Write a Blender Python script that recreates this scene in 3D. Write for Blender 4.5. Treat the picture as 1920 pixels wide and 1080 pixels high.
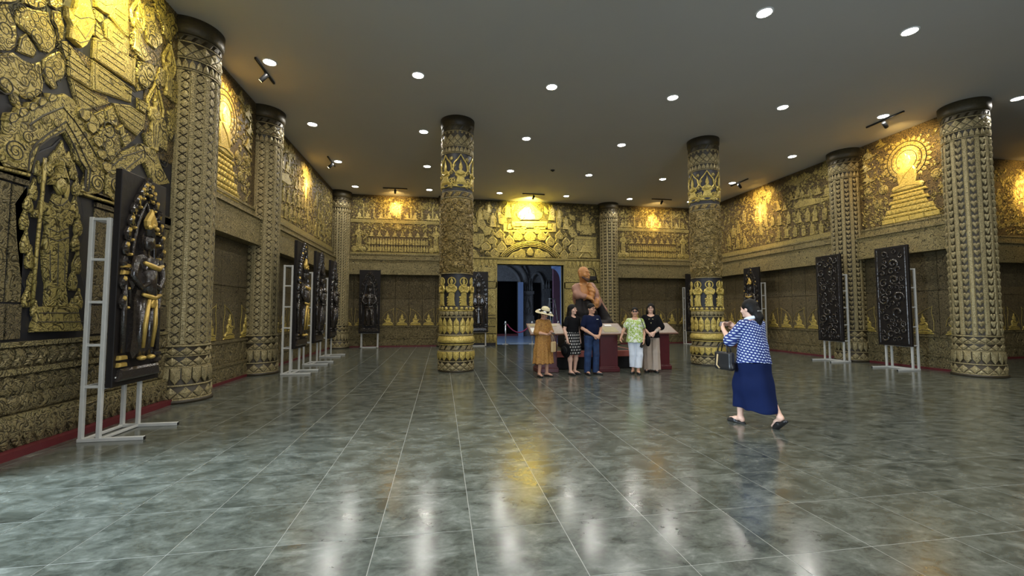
import bpy, math, random
import numpy as np
from mathutils import Vector, Matrix, Euler
from mathutils.geometry import tessellate_polygon
random.seed(7)
PI = math.pi
S = bpy.context.scene
COL = S.collection
for o in list(bpy.data.objects): bpy.data.objects.remove(o)

# ------------------------------------------------------------------ camera, world, exposure
FPX, YAW, PITCH, HC = 800.9, .1636, .055, 1.435        # focal length in pixels of a 1920 px wide frame
cd = bpy.data.cameras.new('camera'); cam = bpy.data.objects.new('camera', cd); COL.objects.link(cam)
cd.sensor_width = 36; cd.lens = FPX / 1920 * 36; cd.clip_start = .05; cd.clip_end = 200
FWD = Vector((math.sin(YAW)*math.cos(PITCH), math.cos(YAW)*math.cos(PITCH), math.sin(PITCH)))
cam.location = (0, 0, HC); cam.rotation_euler = FWD.to_track_quat('-Z', 'Y').to_euler()
S.camera = cam
w = bpy.data.worlds.new('world'); S.world = w; w.use_nodes = True
w.node_tree.nodes['Background'].inputs[0].default_value = (.55, .72, 1, 1)
w.node_tree.nodes['Background'].inputs[1].default_value = .8
S.view_settings.view_transform = 'Standard'; S.view_settings.look = 'None'
S.view_settings.gamma = 1; S.view_settings.use_curve_mapping = False
S.view_settings.exposure = 0.0

# room numbers (metres; camera stands over the origin)
XL, XR, YB, ZC = -4.25, 12.0, 18.0, 6.22
YF = -3.0
BB, BT, UP0 = 2.93, 3.52, 3.76            # beam bottom, beam top, mural bottom
DOWN_W = 29.0                               # watts of one ceiling downlight
SPOT_W = 1000.0                              # watts of one track spotlight

def area(name, loc, aim, sx, sy, watts, col):
    l = bpy.data.lights.new(name, 'AREA'); l.shape = 'RECTANGLE'; l.size = sx; l.size_y = sy
    l.energy = watts; l.color = col
    o = bpy.data.objects.new(name, l); COL.objects.link(o); o.location = loc
    o.rotation_euler = (Vector(aim) - Vector(loc)).to_track_quat('-Z', 'Y').to_euler()
    return o
# daylight outside the entrance in the left wall, outside the entrance behind the camera, and in the rear hall
area('daylight_entrance', (-7.6, 2.6, 3.2), (-2.5, 2.6, .2), 2.6, 3.2, 2000, (.66, .83, 1))
area('daylight_front', (3.8, -4.6, 2.4), (3.8, 4, .6), 5.0, 3.4, 420, (.80, .90, 1))
area('daylight_rear_hall', (-1.5, 20.8, 3.0), (5.0, 22.0, .4), 2.6, 3.0, 230, (.62, .77, 1))

# ------------------------------------------------------------------ pixel -> point helpers (a pixel gives a direction only)
_R = Vector((math.cos(YAW), -math.sin(YAW), 0)); _U = _R.cross(FWD)
def ray(px, py): return _R*((px-960)/FPX) + _U*((540-py)/FPX) + FWD
def on_left(px, py, X=XL):
    d = ray(px, py); t = X/d.x; return (d.y*t, HC+d.z*t)
def on_right(px, py, X=XR):
    d = ray(px, py); t = X/d.x; return (d.y*t, HC+d.z*t)
def on_back(px, py, Y=YB):
    d = ray(px, py); t = Y/d.y; return (d.x*t, HC+d.z*t)

# ------------------------------------------------------------------ object helpers
def link(name, me, mat=None, parent=None):
    o = bpy.data.objects.new(name, me); COL.objects.link(o)
    if mat is not None and me is not None and len(me.materials) == 0: me.materials.append(mat)
    if parent is not None: o.parent = parent
    return o
def empty(name, loc=(0, 0, 0), rz=0, parent=None):
    o = bpy.data.objects.new(name, None); COL.objects.link(o); o.location = loc; o.rotation_euler = (0, 0, rz)
    o.empty_display_size = .1
    if parent is not None: o.parent = parent
    return o
def tag(o, label=None, cat=None, group=None, kind=None):
    if label: o['label'] = label
    if cat: o['category'] = cat
    if group: o['group'] = group
    if kind: o['kind'] = kind
    return o
def copy_tree(o, parent=None):
    c = o.copy(); COL.objects.link(c); c.parent = parent
    for ch in list(o.children): copy_tree(ch, c)
    return c

class MB:
    def __init__(s): s.v = []; s.f = []; s.sm = []; s.mi = []; s.cur = 0
    def add(s, vs, fs, smooth=False):
        b = len(s.v); s.v += [tuple(p) for p in vs]
        s.f += [tuple(b+i for i in f) for f in fs]; s.sm += [smooth]*len(fs); s.mi += [s.cur]*len(fs)
        return s
    def box(s, x0, x1, y0, y1, z0, z1, M=None):
        vs = [Vector((x, y, z)) for x in (x0, x1) for y in (y0, y1) for z in (z0, z1)]
        if M is not None: vs = [M @ p for p in vs]
        return s.add(vs, [(0,1,3,2),(4,6,7,5),(0,4,5,1),(2,3,7,6),(0,2,6,4),(1,5,7,3)])
    def bbox(s, x0, x1, y0, y1, z0, z1, b=.01, M=None):      # box with chamfered edges
        x0, x1 = min(x0, x1), max(x0, x1); y0, y1 = min(y0, y1), max(y0, y1); z0, z1 = min(z0, z1), max(z0, z1)
        b = min(b, (x1-x0)*.45, (y1-y0)*.45, (z1-z0)*.45)
        lo, hi = (x0, y0, z0), (x1, y1, z1); idx = {}; vs = []
        for c in range(8):
            for ax in range(3):
                p = []
                for k in range(3):
                    h = (c >> k) & 1; e = hi[k] if h else lo[k]
                    if k != ax: e += -b if h else b
                    p.append(e)
                idx[(c, ax)] = len(vs); vs.append(Vector(p))
        fs = []
        for ax in range(3):
            o1, o2 = [k for k in range(3) if k != ax]
            for h in (0, 1):
                q = [idx[((h << ax) | (a << o1) | (c << o2), ax)] for a, c in ((0,0),(1,0),(1,1),(0,1))]
                flip = (h == 0) ^ (ax == 1)
                fs.append(tuple(reversed(q)) if flip else tuple(q))
        for ax in range(3):                                   # edges along ax
            o1, o2 = [k for k in range(3) if k != ax]
            for a in (0, 1):
                for c in (0, 1):
                    k0 = (a << o1) | (c << o2); k1 = k0 | (1 << ax)
                    q = [idx[(k0, o1)], idx[(k1, o1)], idx[(k1, o2)], idx[(k0, o2)]]
                    fs.append(tuple(q))
        for c in range(8): fs.append((idx[(c,0)], idx[(c,1)], idx[(c,2)]))
        cen = Vector(((x0+x1)/2, (y0+y1)/2, (z0+z1)/2)); out = []
        for f in fs:
            n = (vs[f[1]]-vs[f[0]]).cross(vs[f[2]]-vs[f[0]]); m = sum((vs[i] for i in f), Vector())/len(f)
            out.append(tuple(reversed(f)) if n.dot(m-cen) < 0 else f)
        if M is not None: vs = [M @ p for p in vs]
        return s.add(vs, out)
    def tube(s, path, r, n=6, closed=False, cap=True):
        P = [Vector(p) for p in path]; m = len(P); rs = r if isinstance(r, (list, tuple)) else [r]*m
        prev = None; rings = []
        for i, p in enumerate(P):
            if closed: t = P[(i+1) % m]-P[i-1]
            else: t = P[min(i+1, m-1)]-P[max(i-1, 0)]
            t = t.normalized() if t.length > 1e-9 else Vector((0, 0, 1))
            if prev is None:
                a = Vector((0, 0, 1)) if abs(t.z) < .9 else Vector((1, 0, 0)); nx = t.cross(a).normalized()
            else:
                nx = prev-t*prev.dot(t); nx = nx.normalized() if nx.length > 1e-6 else t.orthogonal().normalized()
            prev = nx; ny = t.cross(nx)
            rings.append([p+(nx*math.cos(2*PI*k/n)+ny*math.sin(2*PI*k/n))*rs[i] for k in range(n)])
        vs = [q for rr in rings for q in rr]; fs = []
        for i in range(m if closed else m-1):
            j = (i+1) % m
            for k in range(n): fs.append((i*n+k, i*n+(k+1) % n, j*n+(k+1) % n, j*n+k))
        if cap and not closed: fs.append(tuple(reversed(range(n)))); fs.append(tuple((m-1)*n+k for k in range(n)))
        return s.add(vs, fs, n > 5)
    def lathe(s, prof, n=32, c=(0, 0, 0), a0=0, a1=2*PI, cap=True):
        full = abs(a1-a0-2*PI) < 1e-6; k = n if full else n+1; vs = []; fs = []
        for r, z in prof:
            for i in range(k):
                a = a0+(a1-a0)*i/n; vs.append((c[0]+r*math.sin(a), c[1]-r*math.cos(a), c[2]+z))
        for j in range(len(prof)-1):
            for i in range(n):
                i2 = (i+1) % k if full else i+1
                fs.append((j*k+i, j*k+i2, (j+1)*k+i2, (j+1)*k+i))
        if cap and full:
            fs.append(tuple(reversed(range(k)))); fs.append(tuple((len(prof)-1)*k+i for i in range(k)))
        return s.add(vs, fs, True)
    def ell(s, c, r, nu=10, nv=7, M=None):
        vs = []; fs = []
        for j in range(nv+1):
            ph = PI*j/nv
            for i in range(nu):
                th = 2*PI*i/nu
                p = Vector((r[0]*math.sin(ph)*math.cos(th), r[1]*math.sin(ph)*math.sin(th), r[2]*math.cos(ph)))
                if M is not None: p = M @ p
                vs.append(Vector(c)+p)
        for j in range(nv):
            for i in range(nu):
                fs.append((j*nu+i, (j+1)*nu+i, (j+1)*nu+(i+1) % nu, j*nu+(i+1) % nu))
        return s.add(vs, fs, True)
    # ---- relief pieces on a surface frame F(u, v, d)
    def relief(s, F, poly, h, inset=None, d0=0, smooth=False, dome=0):
        poly = [tuple(p) for p in poly]
        A = sum(poly[i-1][0]*p[1]-p[0]*poly[i-1][1] for i, p in enumerate(poly))/2
        if A < 0: poly = poly[::-1]; A = -A
        n = len(poly)
        if n < 3 or A < 1e-8: return s
        if inset is None: inset = min(h*.7, .13*math.sqrt(A))
        ins = []
        for i in range(n):
            p0, p1, p2 = Vector(poly[i-1]), Vector(poly[i]), Vector(poly[(i+1) % n])
            e1 = (p1-p0); e2 = (p2-p1)
            e1 = e1.normalized() if e1.length > 1e-9 else Vector((1, 0)); e2 = e2.normalized() if e2.length > 1e-9 else e1
            nn = Vector((-e1.y-e2.y, e1.x+e2.x)); nn = nn.normalized() if nn.length > 1e-6 else Vector((-e1.y, e1.x))
            ins.append((p1.x+nn.x*inset, p1.y+nn.y*inset))
        vs = [F(u, v, d0) for u, v in poly]+[F(u, v, d0+h*.6) for u, v in poly]+[F(u, v, d0+h) for u, v in ins]
        fs = []
        for i in range(n):
            j = (i+1) % n
            fs.append((i, j, n+j, n+i)); fs.append((n+i, n+j, 2*n+j, 2*n+i))
        if dome:
            cu = sum(p[0] for p in ins)/n; cv = sum(p[1] for p in ins)/n
            vs.append(F(cu, cv, d0+h+dome))
            for i in range(n): fs.append((2*n+i, 2*n+(i+1) % n, 3*n))
        else:
            for t in tessellate_polygon([[Vector((a, b, 0)) for a, b in ins]]):
                q = [ins[k] for k in t]
                ar = (q[1][0]-q[0][0])*(q[2][1]-q[0][1])-(q[2][0]-q[0][0])*(q[1][1]-q[0][1])
                fs.append(tuple(2*n+k for k in (t if ar > 0 else t[::-1])))
        if not F.right: fs = [f[::-1] for f in fs]
        return s.add(vs, fs, smooth)
    def line(s, F, path, r, d=.0, n=5, closed=False, dark=False):
        s.cur = 1 if dark else 0                       # dark: an incised line, second material of the piece
        s.tube([F(u, v, d) for u, v in path], r, n, closed); s.cur = 0
        return s
    def mesh(s, name='mesh'):
        me = bpy.data.meshes.new(name); me.from_pydata(s.v, [], s.f)
        if any(s.sm): me.polygons.foreach_set('use_smooth', s.sm)
        me.update(); return me
    def build(s, name, mat, parent=None, loc=None):
        o = link(name, s.mesh(name), mat, parent)
        if any(s.mi): o.data.materials.append(M['incised']); o.data.polygons.foreach_set('material_index', s.mi)
        if loc is not None: o.location = loc
        return o

class Frame:                                   # flat surface: origin, u axis, v axis, outward normal
    def __init__(s, o, u, v, n):
        s.o, s.u, s.v, s.n = Vector(o), Vector(u), Vector(v), Vector(n); s.right = s.u.cross(s.v).dot(s.n) > 0
    def __call__(s, u, v, d=0): return s.o+s.u*u+s.v*v+s.n*d
class Drum:                                    # cylinder surface of radius R about c; u is arc length, u = 0 faces -y
    def __init__(s, c, R): s.c, s.R, s.right = c, R, True
    def __call__(s, u, v, d=0):
        a = u/s.R; return Vector((s.c[0]+(s.R+d)*math.sin(a), s.c[1]-(s.R+d)*math.cos(a), v))
class Sub:                                     # a shifted, scaled, optionally mirrored window of another frame
    def __init__(s, F, u, v, k=1, flip=False, kv=None):
        s.F, s.u0, s.v0, s.k, s.fl, s.kv = F, u, v, k, -1 if flip else 1, kv or k; s.right = F.right ^ flip
    def __call__(s, u, v, d=0): return s.F(s.u0+u*s.k*s.fl, s.v0+v*s.kv, d)
FL = Frame((XL, 0, 0), (0, 1, 0), (0, 0, 1), (1, 0, 0))
FR = Frame((XR, 0, 0), (0, 1, 0), (0, 0, 1), (-1, 0, 0))
FB = Frame((0, YB, 0), (1, 0, 0), (0, 0, 1), (0, -1, 0))
# ------------------------------------------------------------------ procedural materials
class NT:
    def __init__(s, name):
        s.m = bpy.data.materials.new(name); s.m.use_nodes = True; s.t = s.m.node_tree
        s.b = s.t.nodes['Principled BSDF']; s.geo = None
    def n(s, typ, ins=None, **kw):
        x = s.t.nodes.new(typ)
        for k, v in kw.items(): setattr(x, k, v)
        for k, v in (ins or {}).items(): s.put(x.inputs[k], v)
        return x
    def put(s, sock, v):
        if isinstance(v, bpy.types.NodeSocket): s.t.links.new(v, sock)
        elif isinstance(v, bpy.types.Node): s.t.links.new(v.outputs[0], sock)
        elif isinstance(v, tuple) and len(v) == 3 and sock.type == 'RGBA': sock.default_value = (*v, 1)
        else: sock.default_value = v
    def pos(s):
        if s.geo is None: s.geo = s.n('ShaderNodeNewGeometry')
        return s.geo.outputs['Position']
    def obj(s): return s.n('ShaderNodeTexCoord').outputs['Object']
    def noise(s, vec, scale, detail=3, rough=.5, dist=0):
        return s.n('ShaderNodeTexNoise', {'Vector': vec, 'Scale': scale, 'Detail': detail, 'Roughness': rough, 'Distortion': dist}).outputs['Fac']
    def voro(s, vec, scale, feature='F1', rnd=1.0, out='Distance'):
        return s.n('ShaderNodeTexVoronoi', {'Vector': vec, 'Scale': scale, 'Randomness': rnd}, feature=feature).outputs[out]
    def math(s, op, a, b=0.0, c=0.0, clamp=False):
        x = s.n('ShaderNodeMath', operation=op, use_clamp=clamp); s.put(x.inputs[0], a); s.put(x.inputs[1], b); s.put(x.inputs[2], c); return x.outputs[0]
    def ramp(s, fac, stops, interp='LINEAR'):
        x = s.n('ShaderNodeValToRGB', {'Fac': fac}); r = x.color_ramp; r.interpolation = interp
        while len(r.elements) < len(stops): r.elements.new(.5)
        for e, (p, c) in zip(r.elements, stops): e.position = p; e.color = (c, c, c, 1) if isinstance(c, (int, float)) else (*c, 1)
        return x.outputs[0]
    def mix(s, fac, a, b, mode='MIX'):
        x = s.n('ShaderNodeMix', data_type='RGBA', blend_type=mode)
        s.put(x.inputs[0], fac); s.put(x.inputs[6], a); s.put(x.inputs[7], b); return x.outputs[2]
    def bump(s, h, strength=.5, dist=.02):
        x = s.n('ShaderNodeBump', {'Height': h, 'Strength': strength, 'Distance': dist}); s.t.links.new(x.outputs[0], s.b.inputs['Normal']); return x
    def set(s, col=None, rough=None, metal=None, spec=None, emis=None, es=None, coat=None):
        for k, v in (('Base Color', col), ('Roughness', rough), ('Metallic', metal), ('Specular IOR Level', spec), ('Emission Color', emis), ('Emission Strength', es), ('Coat Weight', coat)):
            if v is not None: s.put(s.b.inputs[k], v)
        return s.m
    def warp(s, vec, scale, amt):                 # vector pushed about by noise
        nz = s.n('ShaderNodeTexNoise', {'Vector': vec, 'Scale': scale, 'Detail': 1.0}).outputs['Color']
        a = s.n('ShaderNodeVectorMath', operation='SUBTRACT'); s.put(a.inputs[0], nz); a.inputs[1].default_value = (.5, .5, .5)
        b = s.n('ShaderNodeVectorMath', operation='SCALE'); s.put(b.inputs[0], a.outputs[0]); b.inputs['Scale'].default_value = amt
        c = s.n('ShaderNodeVectorMath', operation='ADD'); s.put(c.inputs[0], vec); s.put(c.inputs[1], b.outputs[0])
        return c.outputs[0]

def plain(name, col, rough=.5, metal=0.0, var=.12, scale=18, bump=0.0, spec=None):
    t = NT(name); v = t.noise(t.pos(), scale, 4)
    c = t.mix(v, tuple(x*(1-var) for x in col), tuple(min(1, x*(1+var)) for x in col))
    if bump: t.bump(v, bump, .01)
    return t.set(c, rough, metal, spec)

def carved_gold(name, hi, lo, scale, width, bump=.6, rough=.42, metal=.35, warp=.06, fine=4.0):
    """gilded low relief: curling scroll lines (contours of a noise field), dark in the cuts, with finer curls inside"""
    t = NT(name); p = t.warp(t.pos(), scale*.3, warp)
    n1 = t.noise(p, scale*.42, 1.2, .5, .9); n2 = t.noise(p, scale*1.1, 1.0, .5, .6)
    def contour(nz, k): return t.math('MULTIPLY', t.math('ABSOLUTE', t.math('SUBTRACT', t.math('FRACT', t.math('MULTIPLY', nz, k)), .5)), 2.0)
    e1 = contour(n1, 9.0); e2 = contour(n2, 3.0*fine)
    l1 = t.ramp(e1, [(width*.6, 0), (width*.6+.30, 1)]); l2 = t.ramp(e2, [(.05, .35), (.40, 1)])
    wv = t.noise(t.pos(), 3.1, 4); h = t.math('MULTIPLY', l1, l2)
    g = t.mix(wv, tuple(x*.74 for x in hi), tuple(min(1, x*1.2) for x in hi))
    t.bump(h, bump, .02)
    return t.set(t.mix(h, lo, g), rough, metal)

GOLD_HI = (.42, .335, .105)
M = {}
M['gold'] = carved_gold('gilded_relief', GOLD_HI, (.05, .038, .012), 13, .14, .5, .42, .3, .05, 1.6)
M['gold_smooth'] = carved_gold('gilded_smooth_relief', (.44, .345, .105), (.13, .10, .028), 9, .09, .35, .40, .3, .05, 1.2)
M['gold_fine'] = carved_gold('gilded_fine_relief', (.40, .32, .105), (.08, .064, .022), 26, .10, .55, .42, .3, .03, 1.4)
M['gold_bright'] = carved_gold('bright_gilding', (.60, .46, .12), (.30, .23, .055), 15, .05, .35, .36, .35, .03, 1.2)
M['mural_ground'] = carved_gold('mural_ground', (.20, .14, .05), (.014, .010, .007), 22, .45, .6, .5, .2, .06, 1.8)
M['bay_ground'] = carved_gold('doorway_bay_ground', (.15, .115, .03), (.008, .007, .005), 15, .45, .6, .48, .25, .06, 1.8)
M['incised'] = plain('incised_dark_line', (.028, .022, .010), .6, 0, .2, 20)
M['black_ground'] = plain('black_lacquer_ground', (.012, .012, .016), .5, 0, .3, 9)
M['panel_bronze'] = carved_gold('bronze_panel', (.175, .138, .068), (.035, .027, .013), 20, .18, .7, .52, .25, .05, 1.6)
M['beam_gold'] = carved_gold('carved_beam', (.31, .255, .115), (.06, .048, .02), 16, .16, .7, .46, .3, .06, 1.5)
M['dado_gold'] = carved_gold('carved_dado', (.23, .185, .085), (.04, .032, .014), 15, .16, .7, .5, .3, .06, 1.6)
M['col_gold'] = carved_gold('column_gilding', (.40, .33, .165), (.09, .073, .035), 34, .12, .4, .42, .35, .02, 1.3)
M['col_relief'] = carved_gold('column_scrollwork', (.36, .26, .085), (.06, .043, .016), 19, .20, .8, .44, .3, .06, 1.6)
M['col_core'] = plain('column_dark_core', (.035, .026, .012), .5, .1, .3, 30)
M['col_cap'] = plain('column_dark_capital', (.06, .047, .022), .5, .2, .4, 24, .4)

# floor tile: cloudy grey-green glaze; each tile shifts the clouds by its own random number
t = NT('floor_tile'); oi = t.n('ShaderNodeObjectInfo').outputs['Random']
shift = t.n('ShaderNodeCombineXYZ', {'X': t.math('MULTIPLY', oi, 37.0), 'Y': t.math('MULTIPLY', oi, 53.0)}).outputs[0]
v = t.n('ShaderNodeVectorMath', operation='ADD'); t.put(v.inputs[0], t.pos()); t.put(v.inputs[1], shift)
st = t.n('ShaderNodeMapping', {'Vector': v.outputs[0]}); st.inputs['Scale'].default_value = (2.2, 3.4, 1); st.inputs['Rotation'].default_value = (0, 0, .5)
c1 = t.noise(st.outputs[0], 1.7, 6, .62, .6); c2 = t.noise(st.outputs[0], 7.0, 5, .6, .8)
mx = t.math('ADD', t.math('MULTIPLY', c1, .7), t.math('MULTIPLY', c2, .3))
colr = t.ramp(mx, [(.30, (.020, .023, .018)), (.44, (.055, .061, .049)), (.57, (.100, .108, .090)), (.74, (.20, .21, .18))])
t.bump(t.noise(t.pos(), 5.0, 3, .5), .10, .012)
M['tile'] = t.set(colr, t.ramp(mx, [(.3, .135), (.7, .225)]), 0, .5)
M['grout'] = plain('pale_grout', (.29, .29, .255), .7)

t = NT('ceiling_paint'); v = t.noise(t.pos(), .8, 3)
M['ceiling'] = t.set(t.mix(v, (.46, .445, .41), (.50, .485, .45)), .75)
M['maroon'] = plain('maroon_paint', (.10, .012, .016), .45, 0, .2, 8)
M['podium'] = plain('maroon_lacquer_wood', (.075, .007, .010), .38, 0, .18, 6)
M['white_metal'] = plain('white_painted_steel', (.50, .50, .47), .4, .1, .12, 12)
M['black_plastic'] = plain('black_plastic', (.008, .008, .008), .5, spec=.25)
M['black_metal'] = plain('black_track_metal', (.02, .02, .02), .35, .3)
M['steel'] = plain('brushed_steel', (.55, .55, .55), .28, .9)
M['white'] = plain('white_paint', (.75, .75, .72), .6, 0, .05)
t = NT('carved_black_wood'); v = t.noise(t.pos(), 14, 5); t.bump(v, .3, .01)
M['lacquer'] = t.set(t.mix(v, (.006, .005, .005), (.014, .011, .010)), .50, 0, .25)
t = NT('worn_gilding'); v = t.noise(t.pos(), 26, 4)
M['worn_gold'] = t.set(t.mix(v, (.40, .26, .05), (.66, .46, .13)), .36, .5); t.bump(v, .5, .01)
t = NT('gloss_lacquer'); v = t.noise(t.pos(), 30, 3); t.bump(v, .35, .01)
M['gloss'] = t.set(t.mix(v, (.014, .011, .009), (.038, .030, .024)), .17, 0, .7)
t = NT('lamp_lens'); M['lens'] = t.set((1, 1, 1), .4, 0, None, (1.0, .97, .90), 40.0)
t = NT('spot_lens'); M['spot_lens'] = t.set((1, 1, 1), .4, 0, None, (1.0, .78, .40), 14.0)

# rear hall
M['hall_wall'] = carved_gold('grey_carved_stucco', (.17, .17, .17), (.07, .07, .07), 11, .08, .6, .6, 0, .06, 1.5)
M['hall_plain'] = plain('plaster_tinted_as_blue_lit', (.20, .29, .50), .6, 0, .08, 4)  # blue of the rear hall daylight is put into the plaster colour
M['hall_pink'] = plain('purple_plaster', (.26, .13, .19), .6, 0, .15, 5)
M['hall_floor'] = plain('hall_floor_tinted_as_blue_lit', (.24, .32, .46), .22, 0, .08, 3)  # pale floor, the bluish daylight on it mixed into its colour
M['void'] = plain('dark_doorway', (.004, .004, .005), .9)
# ------------------------------------------------------------------ floor
def fbox(mb, F, u0, u1, v0, v1, d0, d1, b=.0):
    vs = [F(u, v, d) for u in (u0, u1) for v in (v0, v1) for d in (d0, d1)]
    fs = [(0,1,3,2),(4,6,7,5),(0,4,5,1),(2,3,7,6),(0,2,6,4),(1,5,7,3)]
    if not getattr(F, 'right', True): fs = [f[::-1] for f in fs]
    return mb.add(vs, [f[::-1] for f in fs])
XS, YS = 20.0, 10.5                                  # far end of the side hall to the right; its rear wall
floor = MB().box(XL-.4, XS, YF-.3, YB+.3, -.12, -.0012).build('floor', M['grout']); tag(floor, kind='structure')
TX0, TY0, TS = .21, 4.702, .6
def in_room(x, y): return XL-.35 < x < XR+.2 or (x >= XR and y < YS)
cells = []
for i in range(-9, 34):
    for j in range(-13, 23):
        x0, y0 = TX0+i*TS, TY0+j*TS
        if not in_room(x0+.3, y0+.3): continue
        pts = [Vector((x, y, -HC)) for x in (x0, x0+TS) for y in (y0, y0+TS)]
        d = [p.dot(FWD) for p in pts]; a = 0
        if min(d) > .4:
            q = [(960+FPX*p.dot(_R)/p.dot(FWD), 540-FPX*p.dot(_U)/p.dot(FWD)) for p in pts]
            xs = [min(1920, max(0, k[0])) for k in q]; ys = [min(1080, max(0, k[1])) for k in q]
            a = (max(xs)-min(xs))*(max(ys)-min(ys))
        cells.append((a, x0, y0))
cells.sort(reverse=True)
g = .0026
tile_me = MB().box(g, TS-g, g, TS-g, -.012, 0).mesh('tile')
tile_me.materials.append(M['tile'])
for a, x0, y0 in cells[:300]:
    o = link('floor_tile', tile_me, None, floor); o.location = (x0, y0, 0)
mb = MB()
for a, x0, y0 in cells[300:]: mb.box(x0+g, x0+TS-g, y0+g, y0+TS-g, -.012, 0)
tag(mb.build('floor_tiles', M['tile'], floor), kind='stuff')

ceiling = MB().box(XL-.4, XS, YF-.3, YB+.3, ZC, ZC+.2).build('ceiling', M['ceiling']); tag(ceiling, kind='structure')
tag(MB().box(-12, XL-.4, -3, 8, -.14, -.02).build('floor_porch', M['grout']), kind='structure')

# ------------------------------------------------------------------ shapes used in the carved murals (2D, unit height)
def mirror(half): return half+[(-x, y) for x, y in reversed(half) if abs(x) > 1e-6]
def ring(cx, cy, r, n=16, ry=None): return [(cx+r*math.cos(2*PI*i/n), cy+(ry or r)*math.sin(2*PI*i/n)) for i in range(n)]
def leafp(cx, cy, w, h, n=5, tip=1.0):              # pointed (bodhi) leaf, tip up
    half = [(0, h*.5*tip), (w*.10, h*.36), (w*.28, h*.2), (w*.45, h*.02), (w*.5, -h*.16), (w*.42, -h*.36), (w*.22, -h*.48), (0, -h*.44)]
    return [(cx+x, cy+y) for x, y in mirror(half)]
def flame(cx, cy, w, h): return [(cx+x*w, cy+y*h) for x, y in mirror([(0, 1), (.10, .82), (.30, .62), (.5, .38), (.46, .15), (.3, 0), (0, 0)])]
def heart(w, h): return mirror([(0, -h*.5), (w*.22, -h*.22), (w*.46, h*.08), (w*.5, h*.28), (w*.36, h*.48), (w*.16, h*.46), (0, h*.3)])
def spiral(cx, cy, r, turns=1.6, a0=0, n=14, sgn=1):
    return [(cx+r*(1-.86*k/n)*math.cos(a0+sgn*turns*2*PI*k/n), cy+r*(1-.86*k/n)*math.sin(a0+sgn*turns*2*PI*k/n)) for k in range(n+1)]
KNEEL = [(-.30,0),(.34,0),(.38,.06),(.30,.12),(.16,.15),(.2,.26),(.30,.36),(.28,.42),(.17,.36),(.12,.44),(.08,.50),(.11,.56),(.10,.64),(.05,.70),(.02,.86),(-.02,.70),(-.08,.64),(-.08,.54),(-.05,.50),(-.14,.46),(-.19,.36),(-.17,.2),(-.30,.14),(-.36,.06)]
DEITY = mirror([(0,1.06),(.022,.97),(.05,.92),(.055,.86),(.035,.80),(.035,.775),(.125,.745),(.16,.67),(.175,.57),(.13,.50),(.10,.54),(.085,.5),(.11,.42),(.105,.2),(.125,.05),(.10,0),(0,0)])
MONK = mirror([(0,1),(.05,.98),(.068,.92),(.055,.85),(.04,.83),(.13,.78),(.17,.66),(.18,.45),(.16,.2),(.15,.04),(0,.02)])
WALKER = [(0,1),(.055,.97),(.065,.9),(.05,.84),(.13,.79),(.2,.66),(.28,.60),(.27,.55),(.16,.56),(.17,.4),(.24,.1),(.26,.02),(-.2,0),(-.16,.3),(-.17,.6),(-.12,.78),(-.05,.84),(-.065,.92)]
SEATED = mirror([(0,1),(.07,.97),(.10,.88),(.08,.77),(.06,.74),(.2,.66),(.26,.5),(.22,.3),(.36,.2),(.46,.1),(.42,0),(0,0)])
GM = 'gold_smooth'
def fig(parent, F, poly, u, v, k, h=.025, mat='gold_smooth', flip=False, name='standing_figure', halo=0, extra=None, folds=True):
    f = Sub(F, u, v, k, flip); mb = MB(); mb.relief(f, poly, h)
    if halo: mb.line(f, ring(0, .87, halo, 14), .012*k+.003, h*.5, 5, True)
    if folds:
        for x in (-.06, .0, .06): mb.line(f, [(x*.8, .12), (x, .3), (x*1.3, .48)], .008*k, h*.98, 4, dark=True)
        mb.line(f, [(-.10, .62), (0, .57), (.10, .62)], .008*k, h*.98, 4, dark=True)
    if extra: extra(mb, f)
    return mb.build(name, M[mat], parent)
def kneeler(parent, F, u, v, k, flip=False, mat='gold_smooth', h=.03):
    f = Sub(F, u, v, k, flip); mb = MB(); mb.relief(f, KNEEL, h)
    mb.line(f, [(-.10,.42),(.05,.34),(.24,.39)], .014*k, h, 4, dark=True); mb.line(f, [(-.28,.08),(0,.12),(.3,.07)], .013*k, h, 4, dark=True)
    mb.line(f, [(-.40,.08),(-.42,.5),(-.34,.9),(-.38,1.22)], .010*k, .006, 5)
    mb.line(f, [(-.36,1.16),(-.1,1.05),(.18,.85),(.36,.58),(.42,.3)], .009*k, .006, 5)
    mb.relief(f, [(-.42,-.06),(.44,-.06),(.40,0),(-.38,0)], h*.7)
    return mb.build('kneeling_figure', M[mat], parent)
def flora(parent, F, u0, u1, v0, v1, n, size=.06, mat='gold', avoid=(), h=.014, name='floral_relief', seed=1, clip=None):
    """uncountable small blossoms, leaves and curls between the figures"""
    rnd = random.Random(seed); mb = MB()
    for _ in range(n):
        u, v = rnd.uniform(u0, u1), rnd.uniform(v0, v1); s = size*rnd.uniform(.55, 1.3)
        if any(a <= u <= b and c <= v <= d for a, b, c, d in avoid): continue
        if clip and not clip(u, v): continue
        k = rnd.random(); a = rnd.uniform(0, 2*PI); ca, sa = math.cos(a), math.sin(a)
        if k < .3: mb.relief(F, [(u+s*.5*(1+.22*math.cos(5*t))*math.cos(t+a), v+s*.5*(1+.22*math.cos(5*t))*math.sin(t+a)) for t in [2*PI*i/10 for i in range(10)]], h, dome=h*.5)
        elif k < .65:
            pts = [(0,.65),(.2,.3),(.26,0),(.12,-.4),(0,-.5),(-.12,-.4),(-.26,0),(-.2,.3)]
            mb.relief(F, [(u+s*(x*ca-y*sa), v+s*(x*sa+y*ca)) for x, y in pts], h, dome=h*.3)
        else: mb.line(F, spiral(u, v, s*.62, 1.1, a, 7, 1 if k < .83 else -1), s*.11, h*.35, 4)
    return tag(mb.build(name, M[mat], parent), kind='stuff')
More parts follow.
